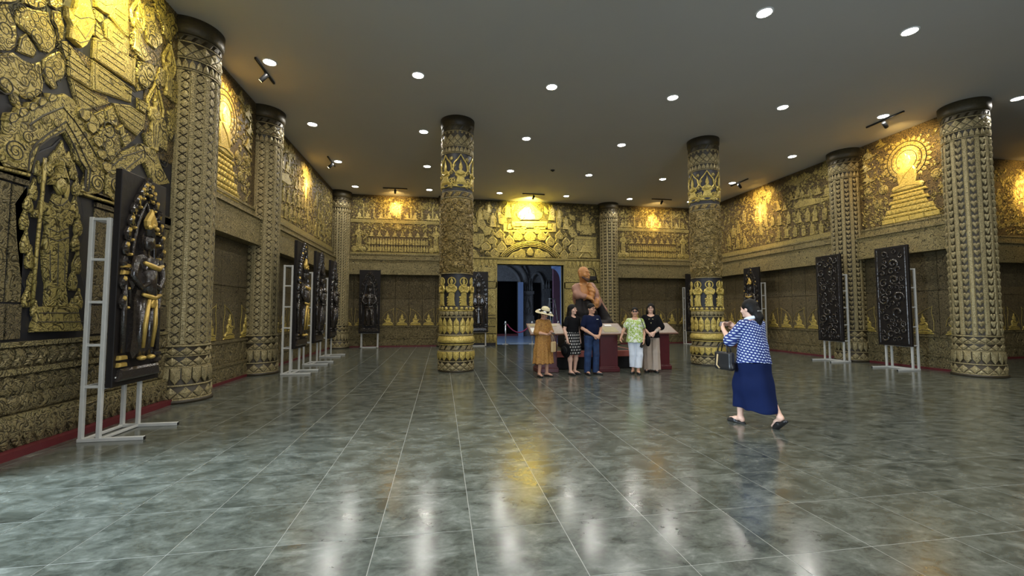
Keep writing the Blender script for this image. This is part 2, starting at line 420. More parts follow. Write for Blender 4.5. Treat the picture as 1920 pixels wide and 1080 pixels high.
def wheel(parent, F, u, v, r, mat='gold_smooth', name='halo_wheel', petals=26):
    mb = MB(); mb.relief(F, ring(u, v, r*.80, 32), .02, .01)
    for q, rr in ((.80, .016), (.62, .014), (.42, .014)): mb.line(F, ring(u, v, r*q, 30), rr*r*1.3, .020, 5, True, dark=True)
    for i in range(petals):
        a = 2*PI*i/petals; f = Sub(F, u, v, 1); c, s_ = math.cos(a), math.sin(a); wd = r*.8*PI/petals*.92
        pts = [(r*.80, -wd), (r*.93, -wd*.9), (r*1.02, 0), (r*.93, wd*.9), (r*.80, wd)]
        mb.relief(f, [(x*c-y*s_, x*s_+y*c) for x, y in pts], .018, dome=.006)
    for i in range(20):
        a = 2*PI*i/20; mb.relief(F, ring(u+r*.71*math.cos(a), v+r*.71*math.sin(a), r*.055, 6), .028, dome=.006)
        mb.relief(F, ring(u+r*.52*math.cos(a), v+r*.52*math.sin(a), r*.06, 6), .028, dome=.006)
    return mb.build(name, M[mat], parent)
def tree(parent, F, u, v0, v1, w, seed=1, mat='gold', n=26):
    rnd = random.Random(seed); mb = MB(); vm = v0+(v1-v0)*.52; tw = w*.07
    mb.relief(F, [(u-tw*1.3, v0), (u+tw*1.3, v0), (u+tw*.8, vm), (u+tw*1.2, v0+(v1-v0)*.72), (u-tw*.9, v0+(v1-v0)*.72), (u-tw*.7, vm)], .02)
    for s in (-1, 1):
        mb.line(F, [(u, vm), (u+s*w*.2, vm+(v1-vm)*.3), (u+s*w*.42, vm+(v1-vm)*.4)], .014, .012, 4)
        mb.line(F, [(u, vm+(v1-vm)*.3), (u+s*w*.12, vm+(v1-vm)*.6), (u+s*w*.25, vm+(v1-vm)*.8)], .012, .012, 4)
    for i in range(n):
        a, q = rnd.uniform(0, 2*PI), math.sqrt(rnd.random()); x, y = u+w*.5*q*math.cos(a), vm+(v1-vm)*.55+(v1-vm)*.45*q*math.sin(a)
        mb.relief(F, leafp(x, y, w*.16, w*.2), .02, dome=.006)
    return mb.build('tree_relief', M[mat], parent)

# ------------------------------------------------------------------ walls
def wall_bay(wall, F, u0, u1, cols=6, figs=True, figrow=(.84, 1.95), rec=-.10, seams=True, fmat='gold_bright', seed=0):
    """one bay between two columns: mural board above, carved beam, recessed panels with kneeling figures, dado, plinth"""
    mural = fbox(MB(), F, u0, u1, UP0, ZC-.005, rec-.02, 0).build('mural_panel', M['mural_ground'], wall)
    cor = MB(); fbox(cor, F, u0, u1, BT+.02, UP0, rec, .03); fbox(cor, F, u0, u1, UP0-.02, UP0+.03, rec, .05)
    cor.build('cornice', M['beam_gold'], wall)
    bm = MB(); fbox(bm, F, u0, u1, BB+.05, BT, rec, .16); fbox(bm, F, u0, u1, BT, BT+.035, rec, .20); fbox(bm, F, u0, u1, BB, BB+.05, rec, .18)
    bm.build('beam', M['beam_gold'], wall)
    fbox(MB(), F, u0, u1, 0, BB, rec-.06, rec-.02).build('panel_backing', M['col_core'], wall)
    n = cols; wd = (u1-u0)/n; lv, hv = .84, 1.96
    for i in range(n):
        a, b = u0+i*wd+.006, u0+(i+1)*wd-.006
        p = fbox(MB(), F, a, b, lv+.006, hv-.006, rec-.03, rec).build('panel', M['panel_bronze'], wall)
        fbox(MB(), F, a, b, hv+.006, BB-.004, rec-.03, rec-.004).build('panel', M['panel_bronze'], wall)
        if figs:
            r = kneeler(p, Sub2(F, rec), (a+b)/2, .90, .56, flip=(i+seed) % 3 == 1, mat=fmat)
    d1 = MB(); fbox(d1, F, u0, u1, .36, .80, rec-.03, rec+.04); fbox(d1, F, u0, u1, .80, .845, rec-.03, rec+.07)
    d1.build('dado', M['dado_gold'], wall)
    d2 = MB(); fbox(d2, F, u0, u1, .05, .33, rec-.03, rec+.08); fbox(d2, F, u0, u1, .33, .37, rec-.03, rec+.10)
    d2.build('dado', M['dado_gold'], wall)
    nl = int((u1-u0)/.22)                                # slanting leaves carved along the dado
    lm = MB(); Fd = Sub2(F, rec+.04); Fe = Sub2(F, rec+.08)
    for i in range(nl):
        u = u0+(i+.5)*(u1-u0)/nl
        lm.relief(Fd, [(u-.10, .40), (u-.02, .40), (u+.11, .74), (u+.10, .78), (u+.02, .76), (u-.09, .50)], .018)
        lm.relief(Fe, [(u-.10, .09), (u+.0, .08), (u+.11, .26), (u+.06, .31), (u-.06, .24)], .015)
    tag(lm.build('dado_leaves', M['dado_gold'], wall), kind='stuff')
    fbox(MB(), F, u0, u1, 0, .05, rec-.03, rec+.11).build('plinth', M['maroon'], wall)
    return mural
class Sub2:                                              # same frame, shifted outwards
    def __init__(s, F, d): s.F, s.d, s.right = F, d, F.right
    def __call__(s, u, v, d=0): return s.F(u, v, d+s.d)

TK = .35
# left wall: solid beside the entrance, entrance opening y 1.5..4.25
wl = MB(); wl.box(XL-TK, XL-.12, YF, 1.5, 0, ZC); wl.box(XL-TK, XL-.12, 1.5, 4.25, 3.4, ZC); wl.box(XL-TK, XL-.12, 4.25, YB+TK, 0, ZC)
wall_left = wl.build('wall_left', M['col_core']); tag(wall_left, kind='structure')
# right wall runs from the last column to the back; beyond it the side hall opens
wall_right = MB().box(XR+.12, XR+TK, 7.9, YB+TK, 0, ZC).build('wall_right', M['col_core']); tag(wall_right, kind='structure')
# back wall with the doorway
DX0, DX1, DZ = 2.33, 5.27, 3.46
wb = MB(); wb.box(XL-TK, DX0, YB+.12, YB+TK, 0, ZC); wb.box(DX1, XR+TK, YB+.12, YB+TK, 0, ZC); wb.box(DX0, DX1, YB+.12, YB+TK, DZ, ZC)
wall_back = wb.build('wall_back', M['col_core']); tag(wall_back, kind='structure')
# wall behind the camera with a wide entrance, far end and rear wall of the side hall
wf = MB(); wf.box(XL-TK, 1.0, YF-.3, YF, 0, ZC); wf.box(6.6, XS, YF-.3, YF, 0, ZC); wf.box(1.0, 6.6, YF-.3, YF, 3.6, ZC)
wall_front = wf.build('wall_front', M['panel_bronze']); tag(wall_front, kind='structure')
wall_side_end = MB().box(XS, XS+.3, YF-.3, YS+.3, 0, ZC).build('wall_side_end', M['panel_bronze']); tag(wall_side_end, kind='structure')
wall_side = MB().box(XR+TK, XS+.3, YS+.12, YS+.35, 0, ZC).build('wall_side', M['col_core']); tag(wall_side, kind='structure')
FS_ = Frame((0, YS, 0), (1, 0, 0), (0, 0, 1), (0, -1, 0))

CY1, CY2, CR = 7.86, 10.85, .39                          # rows of columns along the side walls, their radius
L2 = wall_bay(wall_left, FL, CY1, CY2, 4)
L3 = wall_bay(wall_left, FL, CY2, YB-.25, 12, seed=1)
R2 = wall_bay(wall_right, FR, CY1+.1, CY2, 4, seed=2)
R3 = wall_bay(wall_right, FR, CY2, YB-.25, 12, seed=0)
B1 = wall_bay(wall_back, FB, XL+.2, .3, 8, seed=1)
B3 = wall_bay(wall_back, FB, 7.3, XR-.2, 8, seed=2)
S1 = wall_bay(wall_side, FS_, XR+TK, XS, 14, seed=2)

# ---- the two murals of the enlightened one with the wheel halo (left and right, second bay)
def buddha_mural(panel, F, u, v, seed):
    wheel(panel, F, u, v, .60)
    f = Sub(F, u, v, 1); mb = MB()
    body = mirror([(0,.20),(.04,.12),(.09,.08),(.11,-.02),(.08,-.12),(.06,-.16),(.17,-.20),(.23,-.30),(.24,-.48),(.20,-.62),(.34,-.64),(.40,-.70),(.36,-.78),(0,-.80)])
    mb.relief(f, body, .05); mb.line(f, [(-.16,-.22),(.05,-.40),(.18,-.60)], .012, .05, 5); mb.line(f, [(-.3,-.72),(0,-.67),(.3,-.72)], .014, .05, 5)
    mb.build('seated_figure', M['gold_bright'], panel)
    tiers = [(-.80,-.88,.42,.46),(-.88,-1.00,.36,.38),(-1.00,-1.10,.46,.50),(-1.10,-1.22,.42,.46),(-1.22,-1.36,.56,.60),(-1.36,-1.46,.60,.66)]
    for a, b, w0, w1 in tiers:
        mb = MB(); mb.relief(f, [(-w1, b), (w1, b), (w0, a-.008), (-w0, a-.008)], .035)
        k = int(w1*2/.11)
        for i in range(k): mb.relief(f, leafp(-w0+(i+.5)*2*w0/k, (a+b)/2, .085, abs(b-a)*.8), .045, dome=.004)
        mb.build('throne_tier', M['gold_bright'], panel)
    for i in range(4):
        mb = MB(); mb.relief(f, [(-.70+i*.35+.006, -1.60), (-.70+(i+1)*.35-.006, -1.60), (-.70+(i+1)*.35-.006, -1.465), (-.70+i*.35+.006, -1.465)], .035)
        mb.build('throne_block', M['gold_bright'], panel)
    for i, (du, dv, r) in enumerate([(.62,-.62,.13),(-.66,-.56,.12),(.78,-1.0,.12),(-.86,-1.05,.11),(.52,-.18,.09),(-.98,-.3,.10),(1.06,-.55,.11)]):
        mb = MB(); mb.relief(F, ring(u+du, v+dv, r, 14), .02, dome=.01); mb.line(F, ring(u+du, v+dv, r*.6, 12), .008, .026, 4, True); mb.build('disc_flower', M['gold'], panel)
    for i, (du, dv, k) in enumerate([(.95,.42,.42),(1.05,.08,.42),(1.0,-.28,.40),(.6,.62,.34),(-.95,.4,.4),(-1.0,0,.36)]):
        g_ = Sub(F, u+du, v+dv, k, du < 0); mb = MB()
        mb.relief(g_, [(-.45,0),(-.2,.1),(0,.3),(.06,.5),(.12,.62),(.2,.5),(.18,.36),(.4,.25),(.5,.05),(.3,.1),(.15,.0),(.5,-.18),(.2,-.16),(-.1,-.1)], .03)
        mb.build('flying_figure', M['gold_smooth'], panel)
    flora(panel, F, u-1.15, u+1.25, UP0+.06, ZC-.25, 620, .085, 'gold', avoid=[(u-.55, u+.55, v-1.6, v-.5), (u-.5, u+.5, v-.5, v+.5)], seed=seed)
ub, vb = on_left(420, 215); buddha_mural(L2, FL, ub, vb, 3)
ub, vb = on_right(1700, 300); buddha_mural(R2, FR, ub, vb, 4)

# ---- processions of monks (long bays of the left and right walls)
def monks_mural(panel, F, conv, u0, u1, seed):
    rnd = random.Random(seed)
    av = []
    def put(px, py, hpx, poly, flip=False, name='standing_figure', mat='gold_smooth'):
        (u, v0), (_, v1) = conv(px, py), conv(px, py-hpx)
        fig(panel, F, poly, u, v0, (v1-v0), .03, mat, flip, name); k = (v1-v0); av.append((u-.2*k, u+.2*k, v0, v1))
    for i, cx in enumerate([460, 530, 615, 712, 800, 872, 965, 1045]):
        put(1360+cx*.1945, 290+(690-(cx-460)*.11)*.1945, (115+(cx-460)*.07)*.1945, WALKER if i % 2 else MONK, i % 3 == 0)
    for i, cx in enumerate([518, 595, 678, 760, 843, 930]):
        put(1360+cx*.1945, 290+(815-(cx-518)*.12)*.1945, (112+(cx-518)*.05)*.1945, WALKER if i % 3 == 1 else MONK, i % 2 == 0)
    for cx, cy in ((40, 890), (80, 805), (132, 765), (125, 912), (192, 905), (185, 660)):
        put(1360+cx*.1945, 290+cy*.1945, 24, MONK, False)
    for cx, cy, h in ((520,540,80),(577,538,78),(745,415,85),(820,395,85),(900,385,92),(985,400,110),(640,440,60),(690,430,66)):
        put(1360+cx*.1945, 290+cy*.1945, h*.1945, SEATED, False, 'seated_figure')
    c = lambda x, y: conv(1360+x*.1945, 290+y*.1945)
    mb = MB(); mb.relief(F, [c(660, 505), c(720, 430), c(950, 415), c(1060, 395), c(930, 462), c(700, 518)], .02); mb.build('bench_relief', M['gold_smooth'], panel)
    for i, (cx, y0, y1, w) in enumerate(((705, 400, 190, .9), (1020, 380, 40, 1.1), (395, 690, 250, 1.0), (345, 780, 300, .9))):
        (u, v0), (_, v1) = c(cx, y0), c(cx, y1); tree(panel, F, u, v0, min(v1, ZC-.06), w, seed*9+i, 'gold')
    mb = MB(); fbox(mb, F, u0, u1, UP0+.03, UP0+.17, 0, .03); mb.build('mural_border', M['gold_fine'], panel)
    flora(panel, F, u0+.1, u1-.1, UP0+.2, ZC-.2, 1500, .085, 'gold', avoid=av, seed=seed)
monks_mural(R3, FR, on_right, CY2+.35, YB-.5, 11)
def conv_mirror(px, py):
    u, v = on_right(px, py); return (u, v)
monks_mural(L3, FL, conv_mirror, CY2+.35, YB-.5, 12)

# ---- assembly murals left and right of the doorway bay
def assembly_mural(panel, F, u0, u1, flip, seed):
    W = u1-u0; av = []
    X = (lambda t: u1-t*W) if flip else (lambda t: u0+t*W)
    mb = MB(); fbox(mb, F, u0, u1, 5.06, 5.20, 0, .025); mb.build('mural_border', M['gold_fine'], panel)
    mb = MB(); fbox(mb, F, u0, u1, 3.79, 3.85, 0, .03); mb.build('mural_border', M['gold_fine'], panel)
    for row, (v, k) in enumerate(((3.88, .26), (4.17, .26))):
        for i in range(22):
            fig(panel, F, WALKER if (i+row) % 3 == 0 else MONK, X(.20+.62*i/21), v, k, .022, 'gold_smooth', i % 2 == 0, folds=False)
    for i in range(8):
        fig(panel, F, SEATED, X(.22+.58*i/7), 4.50, .24, .022, 'gold_smooth', False, 'seated_figure', folds=False)
    for t in (.085, .92):
        fig(panel, F, DEITY, X(t), 4.05, .92, .035, 'gold_smooth', t > .5, 'standing_figure', .12); av.append((X(t)-.16, X(t)+.16, 4.05, 5.0))
        mb = MB()
        for q in (-1, 0, 1): mb.relief(F, ring(X(t)+q*.17, 3.97+(.04 if q == 0 else 0), .12, 10), .025, dome=.01)
        mb.build('lotus_base', M['gold_smooth'], panel)
    wheel(panel, F, X(.5), 4.90, .15, petals=14); av.append((X(.5)-.17, X(.5)+.17, 4.75, 5.06))
    for i, t in enumerate((.13, .24, .36, .52, .64, .76, .88)):
        tree(panel, F, X(t), 5.22, 6.08, .48, seed*5+i, 'gold', 20)
        if i % 2 == 0:
            for s in (-1, 1): fig(panel, F, SEATED, X(t)+s*.16, 5.23, .30, .025, 'gold_smooth', s > 0, 'seated_figure', folds=False)
    flora(panel, F, u0+.05, u1-.05, 4.74, 5.05, 260, .075, 'gold', avoid=av, seed=seed)
    flora(panel, F, u0+.05, u1-.05, 5.22, 6.14, 520, .075, 'gold', seed=seed+1)
    flora(panel, F, u0+.05, X(.2) if not flip else X(.82), 3.86, 4.72, 150, .075, 'gold', avoid=av, seed=seed+2)
    flora(panel, F, X(.84) if not flip else X(.18), u1-.05, 3.86, 4.72, 150, .075, 'gold', avoid=av, seed=seed+3)
assembly_mural(B1, FB, -3.65, .05, False, 21)
assembly_mural(B3, FB, 7.75, 11.25, True, 31)
flora(S1, FS_, XR+TK+3.6, XS-.1, UP0+.1, ZC-.3, 900, .12, 'gold', seed=77)

# ---- doorway bay of the back wall
B2 = fbox(MB(), FB, .3, 7.3, DZ+.28, ZC-.005, -.12, 0).build('mural_panel', M['bay_ground'], wall_back)
def cb(x, y): return on_back(880+x*.1302, 370+y*.1302)
def cpoly(pts): return [cb(*p) for p in pts]
kx = (cb(1000, 500)[0]-cb(900, 500)[0])/100; kz = (cb(900, 500)[1]-cb(900, 600)[1])/100
LEAVES = [(440,525,135,135),(335,612,135,135),(575,615,145,170),(240,700,140,140),(465,712,140,190),(365,792,135,150),(695,545,138,170),(872,550,172,170),(1045,550,128,160),(1162,625,132,160),(1292,545,122,140),(1272,722,132,165),(1392,635,118,135),(1487,725,122,145),(1365,818,124,150),
 (760,478,92,115),(985,478,92,115),(872,415,140,130),(345,520,55,80),(590,510,60,80),(480,590,60,90),(360,690,60,90),(260,800,60,80),(240,610,50,70),(1130,530,60,70),(1260,620,60,90),(1385,545,55,70),(1370,710,60,90),(1480,640,55,70),(1470,820,70,90),(180,770,50,60),(620,440,60,60),(1110,440,60,60)]
for x, y, w_, h_ in LEAVES:
    c = cb(x, y); mb = MB(); mb.relief(FB, leafp(c[0], c[1], w_*kx*1.04, h_*kz*1.05), .045, .03)
    inn = leafp(c[0], c[1]-.01, w_*kx*.62, h_*kz*.6); mb.line(FB, inn, .008, .044, 4, True, dark=True); mb.line(FB, spiral(c[0], c[1]-.03, w_*kx*.2, 1.4, .5, 10), .007, .044, 4, dark=True)
    mb.build('leaf', M['gold_smooth'], B2)
def cb_piece(name, pts, h=.04, mat='gold_smooth', extra=()):
    mb = MB(); mb.relief(FB, cpoly(pts), h)
    for path in extra: mb.line(FB, cpoly(path), .010, h-.003, 4, dark=True)
    return mb.build(name, M[mat], B2)
cb_piece('throne_step', [(605,345),(1125,345),(1125,425),(605,425)], .05, extra=[[(640,385),(1090,385)]])
cb_piece('throne_step', [(545,380),(600,380),(600,432),(1130,432),(1130,380),(1190,380),(1190,468),(545,468)], .045)
cb_piece('throne_step', [(485,372),(540,372),(540,474),(1195,474),(1195,372),(1250,372),(1250,505),(485,505)], .04)
cb_piece('mandorla', [(870,75),(935,130),(1000,185),(1062,230),(1050,290),(1000,330),(740,330),(690,290),(675,230),(745,180),(810,125)], .04, 'gold', extra=[[(870,100),(930,160),(960,240),(930,310)],[(870,100),(810,160),(780,240),(810,310)]])
cb_piece('seated_figure', [(870,130),(885,165),(905,185),(900,225),(950,245),(965,300),(1010,330),(730,330),(780,300),(795,245),(845,225),(838,185),(857,165)], .07)
for x, y, w_, h_, a in ((545,160,105,190,.35),(150,220,85,150,.2),(335,305,120,170,.5),(280,130,80,130,.2),(1190,200,100,190,-.5),(1390,350,110,160,-.7),(430,180,60,110,.3),(1290,220,80,110,-.3)):
    c = cb(x, y); pts = flame(0, 0, w_*kx, h_*kz); ca, sa = math.cos(-a), math.sin(-a); mb = MB()
    P_ = [(c[0]+X_*ca-(Y_-h_*kz*.5)*sa, c[1]+X_*sa+(Y_-h_*kz*.5)*ca) for X_, Y_ in pts]
    mb.line(FB, P_, .028, .02, 5, True); mb.line(FB, [(c[0]+(X_*.7)*ca-((Y_-h_*kz*.5)*.7)*sa, c[1]+(X_*.7)*sa+((Y_-h_*kz*.5)*.7)*ca) for X_, Y_ in pts], .012, .02, 4, True)
    mb.build('flame_halo', M['gold_smooth'], B2)
    mb = MB(); f = Sub(FB, c[0], c[1]-h_*kz*.75, h_*kz*1.25, a < 0); mb.relief(f, WALKER, .05)
    mb.build('deity_figure', M['gold_smooth'], B2)
for pts in ([(100,290),(190,280),(215,340),(250,420),(330,440),(300,540),(225,560),(190,480),(110,420)], [(190,170),(260,190),(300,240),(270,330),(220,330),(190,260)],
            [(400,250),(470,240),(530,290),(540,360),(470,400),(420,380)], [(1240,260),(1330,280),(1330,360),(1300,470),(1260,440),(1250,340)], [(1400,420),(1490,430),(1530,500),(1560,560),(1470,590),(1430,520)],
            [(1420,230),(1520,280),(1520,350),(1450,320)], [(600,110),(660,90),(640,180),(600,220)], [(1080,130),(1130,180),(1140,260),(1080,220)], [(35,390),(105,395),(115,500),(35,515)], [(1540,370),(1600,360),(1600,500),(1545,480)],
            [(1750,420),(1800,400),(1820,520),(1750,520)], [(35,310),(90,330),(90,380),(35,385)]):
    cb_piece('drapery', pts, .04, 'gold')
# tower shrine at the right end, its shadowed twin at the left
cb_piece('shrine', [(1505,560),(1830,575),(1830,880),(1505,870)], .03, 'gold', extra=[[(1505,600),(1830,612)],[(1560,600),(1560,760)],[(1780,610),(1780,760)]])
cb_piece('shrine', [(1600,400),(1740,400),(1760,550),(1590,540)], .03, 'gold'); cb_piece('shrine', [(1630,270),(1710,270),(1730,395),(1610,395)], .03, 'gold')
cb_piece('shrine', [(35,525),(215,525),(215,640),(140,740),(35,700)], .03, 'gold', extra=[[(128,530),(128,700)]])
cb_piece('seated_figure', [(1670,640),(1690,660),(1690,690),(1720,710),(1740,760),(1770,800),(1580,800),(1610,760),(1625,710),(1650,690),(1650,660)], .06)
mb = MB(); mb.line(FB, cpoly([(1580+10*i, 880-100*math.sin(PI*i/20)) for i in range(21)]), .03, .03, 5); mb.build('arch_band', M['gold_smooth'], B2)
cb_piece('half_lotus', [(35,740),(90,760),(150,860),(35,865)], .04, 'gold')
cb_piece('drapery', [(1380,870),(1500,840),(1560,880)], .03, 'gold')
# arch over the door
def arc(r0, n=40, lo=.30, hi=.70): return [cb(870+r0*math.cos(PI*(1-t)), 1176-r0*math.sin(PI*(1-t))) for t in [lo+(hi-lo)*i/n for i in range(n+1)]]
for r0, rr in ((536, .03), (492, .022), (470, .016)):
    mb = MB(); mb.line(FB, [p for p in arc(r0, lo=.19, hi=.81) if p[1] > DZ+.29], rr, .03, 6); mb.build('arch_band', M['gold_smooth'], B2)
for i in range(44):
    p = arc(514, 43, .19, .81)[i]
    if p[1] > DZ+.30: mb = MB(); mb.relief(FB, ring(p[0], p[1], .042, 6), .04, dome=.01); mb.build('bead', M['gold_smooth'], B2)
cb_piece('lotus_bud', [(872,720),(905,755),(925,800),(905,845),(840,845),(818,800),(838,755)], .06)
for s in (-1, 1):
    cb_piece('leaf_spray', [(872+s*60,830),(872+s*80,760),(872+s*130,740),(872+s*170,775),(872+s*260,800),(872+s*320,870),(872+s*60,870)], .035, 'gold')
flora(B2, FB, .55, 6.85, 4.85, ZC-.12, 420, .10, 'gold', avoid=[(2.4, 5.0, 4.6, 6.1)], seed=41)
# lintel and side panels of the doorway
mb = MB(); fbox(mb, FB, .3, 7.3, DZ+.22, DZ+.29, -.12, .06); fbox(mb, FB, DX0-.03, DX1+.05, DZ, DZ+.22, -.12, .03); mb.build('lintel', M['gold_fine'], wall_back)
for u0, u1 in ((.3, DX0), (DX1, 7.3)):
    nb = 3; rows = [(0, .12, 'black_ground', .0), (.12, .50, 'gold', .0), (.52, .80, 'gold_fine', .03), (.82, 1.15, 'gold', .0), (1.17, 1.28, 'gold_fine', .03), (1.30, 2.42, 'gold_smooth', .0), (2.44, 2.70, 'gold_fine', .02), (2.72, DZ+.22, 'gold', .0)]
    for v0, v1, m_, d_ in rows:
        for i in range(nb if v1-v0 > .5 or v0 > 2.5 else 1):
            n_ = nb if v1-v0 > .5 or v0 > 2.5 else 1; a = u0+(u1-u0)*i/n_+.006; b = u0+(u1-u0)*(i+1)/n_-.006
            p = fbox(MB(), FB, a, b, v0, v1-.01, -.12, d_).build('panel', M[m_], wall_back)
            if v0 == 1.30:
                mb = MB(); mb.line(FB, [(a+.05, v0+.05), (b-.05, v0+.05), (b-.05, v1-.06), (a+.05, v1-.06)], .014, .0, 4, True)
                mb.line(FB, spiral((a+b)/2, 1.6, .13, 1.6, 0), .012, .004, 4); mb.line(FB, spiral((a+b)/2, 2.05, .13, 1.6, PI, sgn=-1), .012, .004, 4); mb.build('panel_moulding', M['gold_smooth'], p)
    for i in range(11):
        u = u0+(i+.5)*(u1-u0)/11
        mb = MB(); mb.relief(FB, [(u-.075, .46), (u+.075, .46), (u+.07, .26), (u, .13), (u-.07, .26)], .03, dome=.01); mb.build('petal', M['gold_smooth'], wall_back)
        mb = MB(); mb.relief(FB, [(u-.085, DZ+.2), (u+.085, DZ+.2), (u+.07, DZ+.05), (u, DZ-.12), (u-.07, DZ+.05)], .02, dome=.01); mb.build('petal', M['gold_smooth'], wall_back)
# door reveal
mb = MB(); mb.box(DX0-.06, DX0, YB-.02, YB+TK+.1, 0, DZ); mb.box(DX1, DX1+.06, YB-.02, YB+TK+.1, 0, DZ); mb.box(DX0-.06, DX1+.06, YB-.02, YB+TK+.1, DZ, DZ+.06)
tag(mb.build('door_1', M['gold_fine']), kind='structure')

# ---- first bay of the left wall: full-height board with temple scene and guardian
BAY0, BAY1 = 4.25, CY1
Z1 = 1.13
L1 = fbox(MB(), FL, BAY0, BAY1, Z1, ZC-.005, -.15, 0).build('mural_panel', M['black_ground'], wall_left)
def c7(x, y): return on_left(x*.2408, y*.2408)
def c8(x, y): return on_left(x*.2408, 180+y*.2408)
def lp(pts, c=c7): return [c(*p) for p in pts]
def lpiece(name, pts, c=c7, h=.022, mat='gold', lines=(), spir=0, seed=0, r=.008, parent=None):
    P_ = lp(pts, c); mb = MB(); mb.relief(FL, P_, h, .012); mb.line(FL, [((a-sum(p[0] for p in P_)/len(P_))*.86+sum(p[0] for p in P_)/len(P_), (b-sum(p[1] for p in P_)/len(P_))*.86+sum(p[1] for p in P_)/len(P_)) for a, b in P_], .006, h-.002, 4, True, dark=True) if name in ('roof_plank', 'leaf_bracket', 'crocket', 'cloud_scroll') else None
    for path in lines: mb.line(FL, lp(path, c), r*.8, h-r*.3, 5, dark=True)
    if spir:
        rnd = random.Random(seed+len(pts)); us = [p[0] for p in P_]; vs_ = [p[1] for p in P_]; placed = []
        for _ in range(700):
            if len(placed) >= spir*1.6: break
            u, v = rnd.uniform(min(us), max(us)), rnd.uniform(min(vs_), max(vs_)); q = rnd.choice((.12, .08, .06, .045))
            ins = False; j = len(P_)-1
            for i in range(len(P_)):
                if (P_[i][1] > v) != (P_[j][1] > v) and u < (P_[j][0]-P_[i][0])*(v-P_[i][1])/(P_[j][1]-P_[i][1])+P_[i][0]: ins = not ins
                j = i
            dm = min(math.hypot(u-a, v-b) for a, b in P_)
            if not ins or dm < q*.75 or any(math.hypot(u-a, v-b) < (q+c_)*.82 for a, b, c_ in placed): continue
            placed.append((u, v, q)); mb.line(FL, spiral(u, v, q, 1.7, rnd.uniform(0, 6.28), 16, rnd.choice((-1, 1))), [q*.10*(1-.5*k/16) for k in range(17)], h-q*.03, 5, dark=True)
    return mb.build(name, M[mat], parent or L1)
CLOUDS = [[(-60,40),(45,30),(75,110),(110,180),(125,270),(110,360),(60,395),(-60,390)],
 [(105,130),(120,75),(180,50),(260,75),(360,90),(375,160),(405,220),(425,290),(415,370),(370,415),(310,400),(270,340),(230,280),(160,230),(110,180)],
 [(-60,415),(90,410),(170,470),(250,500),(300,480),(310,580),(325,640),(315,720),(250,770),(180,770),(120,740),(155,830),(120,850),(80,800),(60,740),(-60,640)],
 [(320,470),(390,420),(450,395),(500,470),(500,560),(480,610),(420,640),(435,690),(400,695),(350,640),(320,560)],
 [(150,290),(190,260),(250,340),(275,400),(250,450),(190,430),(120,400)], [(360,-40),(470,-40),(480,50),(420,70),(370,40)], [(150,-40),(345,-40),(350,50),(280,70),(210,40),(160,20)], [(-60,-60),(130,-50),(120,10),(60,20),(-60,15)],
 [(395,80),(460,90),(490,200),(480,310),(440,320),(430,220),(395,150)], [(720,60),(790,110),(800,160),(760,180),(720,140)], [(1030,640),(1100,650),(1130,700),(1060,710)]]
for i, p in enumerate(CLOUDS): lpiece('cloud_scroll', p, mat='gold_smooth', spir=(26 if i < 4 else 10), seed=i)
lpiece('dancing_figure', [(485,40),(520,100),(545,60),(565,-20),(650,-30),(680,80),(700,140),(695,250),(660,310),(640,350),(600,375),(540,320),(510,290),(520,190),(490,130)], h=.06, mat='gold_bright', lines=[[(530,110),(580,140),(650,130),(690,150)],[(545,190),(620,300),(690,180)],[(530,300),(580,330),(650,310)]])
lpiece('dancing_figure', [(720,-40),(860,-40),(840,60),(830,120),(770,90),(720,50)], h=.05, mat='gold_bright', lines=[[(730,0),(790,40),(840,30)]])
ROOF = [[(840,-40),(975,-40),(985,290),(940,260),(840,130)], [(795,170),(830,145),(985,300),(990,390),(980,440),(880,380),(800,290)], [(710,290),(800,300),(1035,470),(1030,670),(860,560),(700,450)], [(700,460),(860,575),(1015,690),(1005,800),(880,760),(700,700),(695,600)],
 [(515,340),(590,420),(690,560),(690,700),(600,640),(510,590),(500,460)], [(720,150),(760,200),(790,290),(760,320),(710,270)], [(520,600),(690,710),(840,800),(620,870),(590,850)], [(860,800),(1000,820),(1115,900),(1100,1000),(1050,1060),(960,990),(900,900)], [(440,330),(500,320),(510,420),(480,460)], [(990,470),(1050,430),(1035,520)], [(960,720),(1010,690),(1005,740)], [(1060,760),(1130,800),(1110,890),(1060,850)]]
for i, p in enumerate(ROOF):
    cx = sum(a for a, b in p)/len(p); cy = sum(b for a, b in p)/len(p)
    ln = [[(cx-90, cy-70+k), (cx+90, cy+55+k)] for k in (-45, 0, 45)] if i in (2, 3, 4, 6, 7) else [[(cx-40, cy-30+k), (cx+40, cy+30+k)] for k in (-30, 10)]
    lpiece('roof_plank', p, mat='gold_fine', h=.03+.004*(i % 3), lines=ln, r=.009)
